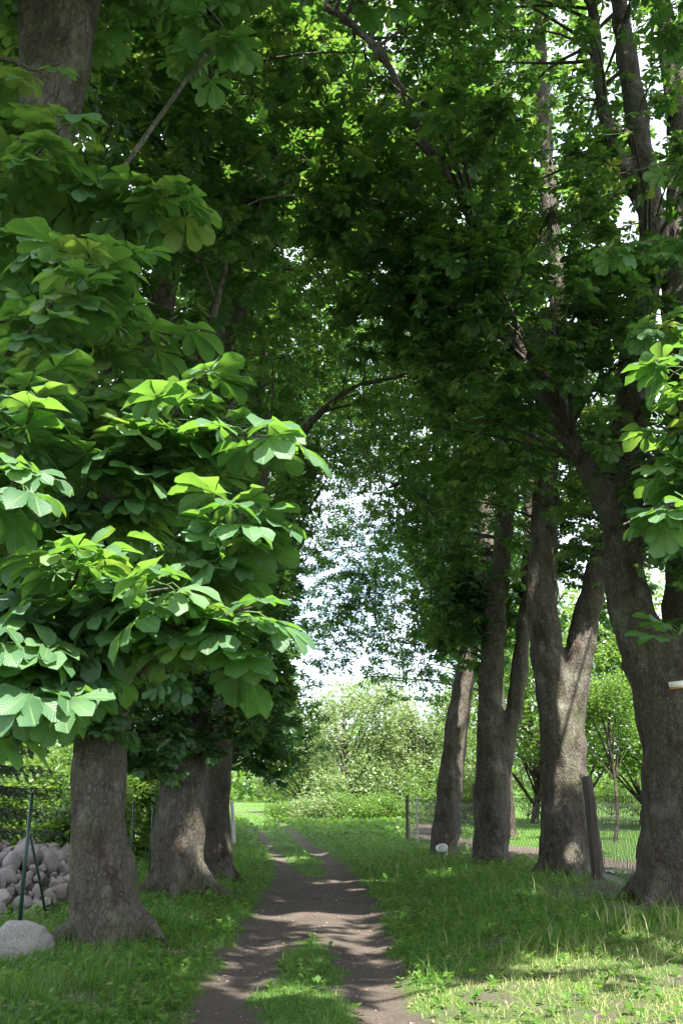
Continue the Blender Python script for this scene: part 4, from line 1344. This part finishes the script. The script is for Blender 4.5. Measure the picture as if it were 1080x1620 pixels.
hx = np.linspace(-2.2, 1.6, 40); hy = np.linspace(-3.7, 3.7, 50)
HX, HY = np.meshgrid(hx, hy)
HZ = heap_h(HX + hb[0], HY + hb[1]) + gz(HX + hb[0], HY + hb[1]) - hb[2] - 0.16 + 0.05 * wob(HX, HY, 3, 1)
i3 = (np.arange(49)[:, None] * 40 + np.arange(39)[None, :])
add_obj('mound', mesh_from('mound', np.stack([HX, HY, HZ], -1).reshape(-1, 3), [np.stack([i3, i3 + 1, i3 + 41, i3 + 40], -1).reshape(-1, 4)], M_SOIL, {'v': np.full(HX.size, 0.1)}, True), heap)
placed = []
tries = 0
while len(placed) < 290 and tries < 30000:
    tries += 1
    x = random.uniform(-7.4, -4.25); y = random.uniform(13.4, 19.6)
    if 540 + FPX * x / (y * CP) < -45: continue
    h = float(heap_h(x, y))
    if h < 0.03 and random.random() < 0.85: continue
    s = random.choice([0.055, 0.06, 0.06, 0.07, 0.075, 0.08, 0.09, 0.10, 0.12, 0.17] if len(placed) > 45 else [0.13, 0.15, 0.17, 0.2]) * random.uniform(0.9, 1.25)
    if x > -4.6: s = min(s, 0.13)
    z = float(gz(x, y)) + max(0, h - 0.10) + s * 0.30
    if any((x - a) ** 2 + (y - b_) ** 2 + (z - c) ** 2 < (0.66 * (s + d)) ** 2 for a, b_, c, d in placed): continue
    placed.append((x, y, z, s))
    o = bpy.data.objects.new('stone', ST[random.randrange(9)])
    COL.objects.link(o)
    o.parent = heap
    o.location = (x - hb[0], y - hb[1], z - hb[2])
    o.rotation_euler = (random.uniform(0, 6), random.uniform(0, 6), random.uniform(0, 6))
    k = random.uniform(0.7, 1.0)
    o.scale = (s * 1.25, s * random.uniform(0.85, 1.15), s * k)

bmz = stone_mesh(77, 5, 0.12)
bmz.materials.append(M_GRANITE)
bp_ = ground(20, 1522)
bo = add_obj('boulder', bmz, None, (bp_[0], bp_[1] + 0.2, bp_[2] + 0.10))
bo.scale = (0.48, 0.36, 0.27)
tag(bo, 'big speckled granite boulder lying in the grass before the thick-footed chestnut', 'boulder')

# ---------------------------------------------------------------- green metal fence on the left
fb = gp(-4.1, 13.1)
fence = root('wire_fence', fb, 'dark green metal post fence with a slanting brace before the stone heap', 'fence')
posts = [(-4.10, 13.1, 1.68), (-4.06, 15.3, 1.58), (-4.08, 19.5, 1.55), (-4.10, 21.6, 1.5), (-4.12, 25.5, 1.5)]
pg = Geo()
for x, y, h in posts:
    z = float(gz(x, y))
    g = Geo()
    rr = 0.027 if y < 14 else 0.021
    V, F = tube(np.array([[0, 0, -0.15], [0, 0, h * 0.5], [0.01, 0, h]]), np.array([rr, rr, rr]), 10); g.add(V, F)
    V, F = tube(np.array([[0.01, 0, h - 0.03], [0.01, 0, h + 0.012]]), np.array([rr * 1.15, rr * 1.1]), 10); g.add(V, F)
    add_obj('post', g.mesh('post', M_GREENPOST, True), fence, (x - fb[0], y - fb[1], z - fb[2]))
g = Geo()
V, F = tube(np.array([[0.02, 0.03, 1.15], [0.03, 0.6, 0.55], [0.04, 1.12, -0.08]]), np.full(3, 0.019), 8); g.add(V, F)
add_obj('brace', g.mesh('brace', M_GREENPOST, True), fence)
for hz in (0.12, 0.75, 1.42):
    g = Geo()
    pp = np.array([[x - fb[0] - 0.03, y - fb[1], float(gz(x, y)) - fb[2] + hz * (h / 1.6)] for x, y, h in posts])
    V, F = tube(pp, np.full(len(pp), 0.0022), 4); g.add(V, F)
    add_obj('wire', g.mesh('wire', M_GREENPOST), fence)

# ---------------------------------------------------------------- netting fence on the right
def timber(h, w, d, tw=0.0, lean=(0, 0), seed=0, chamfer=0.03):
    """rough squared timber with weathered top"""
    r = random.Random(seed)
    g = Geo()
    n = 14
    prof = np.array([[-w / 2 + chamfer, -d / 2], [w / 2 - chamfer, -d / 2], [w / 2, -d / 2 + chamfer], [w / 2, d / 2 - chamfer], [w / 2 - chamfer, d / 2], [-w / 2 + chamfer, d / 2], [-w / 2, d / 2 - chamfer], [-w / 2, -d / 2 + chamfer]])
    V = []
    for i in range(n):
        t = i / (n - 1)
        s = 1 + 0.25 * (1 - t) ** 2 * tw + r.uniform(-0.02, 0.02)
        for k, (a, b_) in enumerate(prof):
            V.append((a * s + lean[0] * t * h + r.uniform(-.004, .004), b_ * s + lean[1] * t * h + r.uniform(-.004, .004), -0.2 + t * (h + 0.2) + (0.05 * a / w if i == n - 1 else 0)))
    V = np.array(V)
    ii_ = np.arange(n - 1)[:, None] * 8; j = np.arange(8)[None]; j2 = (j + 1) % 8
    Qd = np.stack([ii_ + j, ii_ + j2, ii_ + 8 + j2, ii_ + 8 + j], -1).reshape(-1, 4)
    c = V[-8:].mean(0) + np.array([0, 0, 0.015])
    V = np.vstack([V, c])
    T = np.stack([(n - 1) * 8 + np.arange(8), (n - 1) * 8 + (np.arange(8) + 1) % 8, np.full(8, len(V) - 1)], -1)
    g.add(V, [Qd, T])
    return g


r1 = np.array([5.66, 17.2])
nb = gp(5.3, 16.1)
net = root('netting_fence', nb, 'diamond wire netting on weathered timber posts along the foot of the chestnut row', 'fence')
P2 = ground(949, 1392); P2[1] += 0.05
P1 = ground(757, 1362)
P0 = ground(644, 1334)
nodes = [np.array([9.6, 15.3]), np.array([5.9, 15.8]), np.array([5.02, 16.15]), P2[:2] + np.array([0.05, 0.18]), np.array([5.75, 24.6]), P1[:2] + np.array([0.0, 0.12]), np.array([3.2, 33.0]), P0[:2] + np.array([0, 0.1])]
for (p, h, w, d, tw, ln, sd, mt) in ((P2, 2.02, 0.20, 0.16, 1.6, (-0.055, 0), 1, M_OLDWOOD), (P1, 2.0, 0.15, 0.14, 0.1, (-0.01, 0), 2, M_OLDWOOD), (P0, 1.75, 0.13, 0.13, 0, (0.02, 0), 3, M_OLDWOOD), (gp(9.6, 15.15), 1.7, 0.14, 0.14, 0, (0, 0), 4, M_OLDWOOD)):
    add_obj('post', timber(h, w, d, tw, ln, sd).mesh('post', mt), net, tuple(np.array([p[0], p[1], float(gz(p[0], p[1]))]) - nb))
# netting: zigzag wires
pl = np.array(nodes)
seg = np.linalg.norm(np.diff(pl, axis=0), axis=1)
cum = np.concatenate([[0], np.cumsum(seg)])


def along(s):
    return np.stack([np.interp(s, cum, pl[:, 0]), np.interp(s, cum, pl[:, 1])], -1)


H = 1.62
cell = 0.11
step = cell
ng = Geo()
ncol = int(cum[-1] / cell)
rows = int(H / cell)
k = np.arange(rows + 1)
Pt = []
for c in range(ncol):
    s = c * cell + np.where(k % 2 == 0, 0.0, cell * 0.98)
    xy = along(np.clip(s, 0, cum[-1]))
    z = gz(xy[:, 0], xy[:, 1]) + 0.05 + k * (H - 0.05) / rows
    Pt.append(np.column_stack([xy + rng.normal(0, 0.004, xy.shape), z]))
Pt = np.array(Pt)
V, Qd = tubes_batch(Pt, np.full(Pt.shape[:2], 0.0066), 3)
ng.add(V, Qd)
tag(add_obj('netting', ng.mesh('netting', M_WIRE, False, nb), net), kind='stuff')
g = Geo()
ss = np.linspace(0, cum[-1], 80)
xy = along(ss)
V, F = tube(np.column_stack([xy, gz(xy[:, 0], xy[:, 1]) + H + 0.01 - 0.02 * np.sin(ss * 2) ** 2]), np.full(80, 0.006), 5); g.add(V, F)
add_obj('top_wire', g.mesh('top_wire', M_WIRE, False, nb), net)

# bleached stakes
def stake(p, h, w, lean, label, mat=M_PALEWOOD, sd=5):
    g = timber(h, w, w, 0, lean, sd, w * 0.25)
    o = add_obj('wooden_stake', g.mesh('wooden_stake', mat), None, tuple(np.array([p[0], p[1], float(gz(p[0], p[1]))])))
    tag(o, label, 'stake')


stake(ground(371, 1336), 1.55, 0.13, (-0.10, 0), 'bleached leaning wooden stake beside the dark slim chestnut')
stake(gp(P0[0] + 0.55, P0[1] + 2.0), 1.75, 0.06, (0.0, 0), 'thin pale stake next to the post at the end of the netting', sd=9)

# ---------------------------------------------------------------- bucket
bk = ground(700, 1360)
bk[1] -= 0.15
bk[2] = float(gz(bk[0], bk[1]))
bu = root('bucket', bk, 'small white plastic bucket tipped over against the leaning chestnut', 'bucket')
bu.rotation_euler = (math.radians(34), math.radians(-14), 0)
bu.location[2] += 0.12
g = Geo()
a = np.linspace(0, 2 * np.pi, 28, endpoint=False)
ringp = [(0.0, 0.005), (0.125, 0.0), (0.132, 0.02), (0.155, 0.24), (0.168, 0.245), (0.168, 0.262), (0.154, 0.262), (0.128, 0.03), (0.0, 0.028)]
V = np.concatenate([np.stack([r_ * np.cos(a), r_ * np.sin(a), np.full(28, z_)], -1) for r_, z_ in ringp])
ii_ = np.arange(len(ringp) - 1)[:, None] * 28; j = np.arange(28)[None]; j2 = (j + 1) % 28
g.add(V, np.stack([ii_ + j, ii_ + j2, ii_ + 28 + j2, ii_ + 28 + j], -1).reshape(-1, 4))
add_obj('body', g.mesh('body', M_WHITE, True), bu)
g = Geo()
th = np.linspace(0, math.pi, 18)
V, F = tube(np.stack([0.17 * np.cos(th), -0.13 * np.sin(th) - 0.02, 0.22 - 0.08 * np.sin(th)], -1), np.full(18, 0.004), 5); g.add(V, F)
add_obj('handle', g.mesh('handle', M_WIRE, True), bu)

# ---------------------------------------------------------------- trail sign on the huge trunk
from mathutils.bvhtree import BVHTree
tro, trb = [v for k, v in TRUNKS.items() if k.startswith('huge')][0]
bvh = BVHTree.FromPolygons([v.co[:] for v in tro.data.vertices], [p.vertices[:] for p in tro.data.polygons])
dr_ = Vector(ray(1074, 1083)).normalized()
hit = bvh.ray_cast(Vector(EYE - trb), dr_)
sgp = np.array(hit[0] - dr_ * 0.03) + trb
sgn = hit[1]
sg = root('trail_sign', sgp, 'small white board with an orange lower edge nailed to the huge double trunk', 'sign')
g = Geo()
V, Qd = box(0, 0, 0.012, 0.34, 0.03, 0.105)
V[V[:, 0] < 0, 2] *= 0.8
g.add(V, Qd)
add_obj('board', g.mesh('board', M_SIGNWHITE), sg)
g = Geo(); V, Qd = box(0, -0.003, -0.052, 0.335, 0.032, 0.022); g.add(V, Qd)
add_obj('stripe', g.mesh('stripe', M_ORANGE), sg)
for dx in (-0.13, 0.12):
    g = Geo(); V, F = tube(np.array([[dx, -0.022, 0.01], [dx, 0.05, 0.01]]), np.array([0.008, 0.005]), 8); g.add(V, F)
    add_obj('nail', g.mesh('nail', M_WIRE), sg)
sg.rotation_euler = (0, math.radians(-4), math.atan2(sgn.x, -sgn.y))

# ---------------------------------------------------------------- puddle
pu = ground(978, 1381)
a = np.linspace(0, 2 * np.pi, 40, endpoint=False)
rad = 1 + 0.18 * np.sin(3 * a + 1) + 0.1 * np.sin(5 * a)
V = np.column_stack([0.30 * rad * np.cos(a), 0.62 * rad * np.sin(a), np.zeros(40)])
V = np.vstack([V, [0, 0, 0]])
m, n_, out = new_mat('puddle_water')
p = nd(n_, 'ShaderNodeBsdfPrincipled'); p.inputs['Base Color'].default_value = (0.03, 0.028, 0.025, 1); p.inputs['Roughness'].default_value = 0.08
n_.links.new(p.outputs[0], out.inputs['Surface'])
me = mesh_from('puddle', V, [np.stack([np.arange(40), (np.arange(40) + 1) % 40, np.full(40, 40)], -1)], m)
zz = float(np.max(gz(pu[0] + V[:, 0], pu[1] + V[:, 1]))) + 0.014
tag(add_obj('puddle', me, None, (pu[0], pu[1], zz)), 'small dark puddle on the bare earth between the forked and the huge chestnut', 'puddle', kind='structure')

# ---------------------------------------------------------------- grass and small weeds
TREES = np.array([[o.location.x, o.location.y] for o in COL.objects if o.name.startswith('chestnut_tree')])


def scatter(n, x0, x1, y0, y1, power=1.0):
    y = y0 + (y1 - y0) * rng.uniform(0, 1, n) ** power
    half = 0.40 * y + 0.8
    lo = np.maximum(x0, -half); hi = np.minimum(x1, half)
    x = lo + (hi - lo) * rng.uniform(0, 1, n)
    return x, y


def blades(x, y, h, w, bend, val, seg=2):
    N = len(x)
    z = gz(x, y)
    a = rng.uniform(0, 2 * np.pi, N)
    lean = rng.normal(0, 0.35, (N, 2))
    bd = np.stack([np.cos(a), np.sin(a)], -1)
    wd = np.stack([-np.sin(a + rng.normal(0, .4, N)), np.cos(a), np.zeros(N)], -1)
    ts = [0.0, 0.55, 1.0] if seg == 2 else [0.0, 1.0]
    pts = []
    for t in ts:
        off = bd * (bend * h * t ** 2)[:, None] + lean * (h * 0.45 * t)[:, None]
        zz_ = h * t * (1 - 0.35 * bend * t)
        pts.append(np.column_stack([x + off[:, 0], y + off[:, 1], z + zz_ - 0.01 * (t == 0)]))
    if seg == 2:
        V = np.stack([pts[0] - wd * w[:, None] * .5, pts[0] + wd * w[:, None] * .5, pts[1] - wd * w[:, None] * .42, pts[1] + wd * w[:, None] * .42, pts[2]], 1)
        b_ = (np.arange(N) * 5)[:, None]
        Qd = b_ + np.array([[0, 1, 3, 2]]); T = b_ + np.array([[2, 3, 4]])
        return V.reshape(-1, 3), [Qd, T], np.repeat(val, 5)
    V = np.stack([pts[0] - wd * w[:, None] * .5, pts[0] + wd * w[:, None] * .5, pts[1]], 1)
    return V.reshape(-1, 3), [np.arange(N * 3).reshape(-1, 3)], np.repeat(val, 3)


def clumpy(x, y):
    return 0.5 + 0.5 * wob(x, y, 1.9, 7.7) + 0.35 * wob(x, y, 5.1, 3.3)


gg = Geo()
for (n, y0, y1, h0, w0, pw, seg) in ((180000, 6.6, 13.5, 0.085, 0.0050, 1.0, 2), (75000, 13.0, 24, 0.10, 0.010, 1.0, 2), (70000, 23, 46, 0.13, 0.018, 1.1, 1), (40000, 45, 110, 0.20, 0.05, 1.3, 1)):
    x, y = scatter(n, -30, 30, y0, y1, pw)
    g_ = green_cover(x, y)
    cl_ = clumpy(x, y)
    keep = rng.uniform(0, 1, n) < g_ ** 1.5 * np.clip(0.22 + 0.85 * cl_, 0.06, 1)
    dT = np.min(np.hypot(x[:, None] - TREES[None, :, 0], y[:, None] - TREES[None, :, 1]), axis=1)
    keep &= dT > 0.55
    x, y, cl_ = x[keep], y[keep], cl_[keep]
    d = np.abs(x - track_x(y))
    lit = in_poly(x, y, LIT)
    tall = 0.55 + 0.8 * smooth(0.9, 2.2, d) + 0.7 * np.clip(cl_ - 0.6, 0, 1)
    # mown lawn right of the side path
    lawn = (x > side_x(y) + 0.8) & (y > 24)
    tall = np.where(lawn, 0.45, tall)
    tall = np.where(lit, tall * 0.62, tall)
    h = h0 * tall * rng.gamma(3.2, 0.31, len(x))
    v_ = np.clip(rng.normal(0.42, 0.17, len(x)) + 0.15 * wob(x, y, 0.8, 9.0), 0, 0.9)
    v_ = np.where(lit, np.clip(v_ + 0.34, 0, 0.93), v_)  # paler, drier blades in the sun patch; sunlight partly painted into their colour
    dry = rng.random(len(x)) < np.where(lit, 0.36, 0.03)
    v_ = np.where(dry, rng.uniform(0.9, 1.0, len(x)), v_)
    v_ = np.where(lawn, np.clip(v_ + 0.1, 0, 0.8), v_)
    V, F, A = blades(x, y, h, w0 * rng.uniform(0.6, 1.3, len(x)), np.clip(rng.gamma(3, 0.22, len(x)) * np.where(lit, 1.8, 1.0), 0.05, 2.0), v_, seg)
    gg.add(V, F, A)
# tall tufts: verge of the sunny patch, right bank, track edge
for (px, py, n, sp_, hh, dryf) in ((845, 1430, 120, 0.45, 0.34, 0.15), (880, 1440, 90, 0.4, 0.28, 0.1), (800, 1448, 90, 0.4, 0.28, 0.1), (985, 1478, 45, 0.16, 0.42, 0.35), (1070, 1480, 50, 0.16, 0.46, 0.45), (1022, 1484, 30, 0.2, 0.34, 0.3),
                              (918, 1500, 40, 0.18, 0.34, 0.3), (850, 1505, 60, 0.25, 0.30, 0.25), (790, 1520, 40, 0.22, 0.22, 0.2), (690, 1545, 40, 0.2, 0.2, 0.3), (705, 1515, 30, 0.2, 0.25, 0.1), (640, 1375, 90, 0.5, 0.3, 0.3), (600, 1365, 90, 0.6, 0.3, 0.2),
                              (1015, 1420, 60, 0.25, 0.5, 0.2), (870, 1395, 40, 0.4, 0.35, 0.1), (940, 1405, 60, 0.25, 0.4, 0.1), (395, 1360, 120, 0.7, 0.4, 0.05), (300, 1500, 50, 0.5, 0.2, 0.05), (120, 1540, 60, 0.5, 0.22, 0.05),
                              (240, 1580, 60, 0.5, 0.2, 0.05), (60, 1590, 60, 0.5, 0.22, 0.05), (415, 1310, 160, 1.5, 0.5, 0.1), (660, 1350, 80, 0.7, 0.3, 0.2)):
    c = ground(px, py)
    n = int(n * 1.4)
    x = c[0] + rng.normal(0, sp_, n); y = c[1] + rng.normal(0, sp_, n)
    kk = green_cover(x, y) > 0.45
    x, y = x[kk], y[kk]; n = len(x)
    if not n: continue
    v_ = np.where(rng.random(n) < dryf, rng.uniform(0.88, 1, n), rng.uniform(0.4, 0.8, n))
    far = c[1] / 12.0
    V, F, A = blades(x, y, 1.25 * hh * rng.uniform(0.5, 1.25, n), 0.0065 * far * rng.uniform(0.7, 1.4, n), np.clip(rng.gamma(3, 0.25, n), 0.1, 1.6), v_, 2)
    gg.add(V, F, A)
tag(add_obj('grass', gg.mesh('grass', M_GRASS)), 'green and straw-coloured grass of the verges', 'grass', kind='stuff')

# broad-leaved ground weeds: rosettes of small rounded leaves
def weeds(n, x0, x1, y0, y1, size, k):
    x, y = scatter(n, x0, x1, y0, y1)
    g_ = green_cover(x, y)
    keep = rng.uniform(0, 1, n) < g_ ** 2 * np.clip(0.2 + 0.9 * (1 - clumpy(x, y)), 0.05, 1)
    d = np.abs(x - track_x(y))
    keep &= (d > 1.0) | (rng.random(n) < 0.25)
    keep &= ~in_poly(x, y, LIT) | (rng.random(n) < 0.35)
    x, y = x[keep], y[keep]
    N = len(x)
    z = gz(x, y)
    ph = rng.uniform(0, 6.28, N)[:, None] + np.arange(k)[None] * (2.4) + rng.normal(0, .2, (N, k))
    el = rng.uniform(0.1, 0.9, (N, k))
    s = size * rng.uniform(0.5, 1.4, (N, 1)) * rng.uniform(0.7, 1.1, (N, k))
    D = np.stack([np.cos(ph) * np.cos(el), np.sin(ph) * np.cos(el), np.sin(el)], -1)
    S = np.stack([-np.sin(ph), np.cos(ph), np.zeros_like(ph)], -1)
    c = np.stack([x, y, z + size * 0.2], -1)[:, None]
    hgt = rng.uniform(0, 1.2, (N, k, 1)) * size * np.array([0, 0, 1.0])
    b_ = c + hgt
    V = np.stack([b_, b_ + D * s[..., None] * .55 + S * s[..., None] * .32, b_ + D * s[..., None] - np.array([0, 0, 1.0]) * s[..., None] * .15, b_ + D * s[..., None] * .55 - S * s[..., None] * .32], 2)
    v_ = np.clip(rng.normal(0.55, 0.15, N), 0, 0.85)
    return V.reshape(-1, 3), np.arange(N * k * 4).reshape(-1, 4), np.repeat(v_, k * 4)


wg = Geo()
for a_ in ((9000, -8, 8, 6.8, 14, 0.07, 6), (8000, -9, 9, 13, 26, 0.09, 6), (4000, -10, 8, 25, 48, 0.13, 5), (3600, -14, 6, 42, 64, 0.24, 6)):
    V, Qd, A = weeds(*a_); wg.add(V, Qd, A)
tag(add_obj('weeds', wg.mesh('weeds', M_GRASS)), 'low broad-leaved weeds mixed into the verge grass', 'weeds', kind='stuff')

# pebbles and fallen leaves
pb = Geo()
tetra = np.array([[1, 0, 0], [-1, 0, 0], [0, 1, 0], [0, -1, 0], [0, 0, 0.7], [0, 0, -0.7]], float)
octf = np.array([[0, 2, 4], [2, 1, 4], [1, 3, 4], [3, 0, 4], [2, 0, 5], [1, 2, 5], [3, 1, 5], [0, 3, 5]])
n = 1500
y = rng.uniform(6.8, 34, n); x = track_x(y) + rng.uniform(-1.05, 1.05, n)
k_ = green_cover(x, y) < 0.5
x, y = x[k_], y[k_]
s = rng.gamma(2, 0.0028, len(x)) + 0.003
an = rng.uniform(0, 6.28, len(x))
ca, sa = np.cos(an), np.sin(an)
Vb = tetra[None] * (s[:, None] * rng.uniform(0.6, 1.3, (len(x), 6)))[..., None]
V = np.stack([Vb[..., 0] * ca[:, None] - Vb[..., 1] * sa[:, None] + x[:, None], Vb[..., 0] * sa[:, None] + Vb[..., 1] * ca[:, None] + y[:, None], Vb[..., 2] + (gz(x, y) + 0.008)[:, None]], -1)
pb.add(V.reshape(-1, 3), (octf[None] + (np.arange(len(x)) * 6)[:, None, None]).reshape(-1, 3))
tag(add_obj('pebbles', pb.mesh('pebbles', M_PEBBLE)), 'small pebbles strewn over the dirt track', 'pebbles', kind='stuff')
n = 900
x, y = scatter(n, -6, 8, 6.8, 26)
x[:160] = rng.normal(4.7, 0.6, 160); y[:160] = rng.normal(15.1, 0.6, 160)
c = np.stack([x, y, gz(x, y) + 0.022], -1)
X = rng.normal(size=(n, 3)); X[:, 2] *= 0.25; X /= np.linalg.norm(X, axis=1)[:, None]
Yv = np.cross(np.array([0, 0, 1.0]) + rng.normal(0, .25, (n, 3)), X)
s = rng.uniform(0.010, 0.034, n)[:, None]
V = np.stack([c - X * s, c + Yv * s * .5, c + X * s, c - Yv * s * .5], 1).reshape(-1, 3)
tag(add_obj('fallen_leaves', mesh_from('fallen_leaves', V, [np.arange(n * 4).reshape(-1, 4)], M_DEADLEAF)), 'brown fallen leaves scattered on grass and track', 'leaves', kind='stuff')
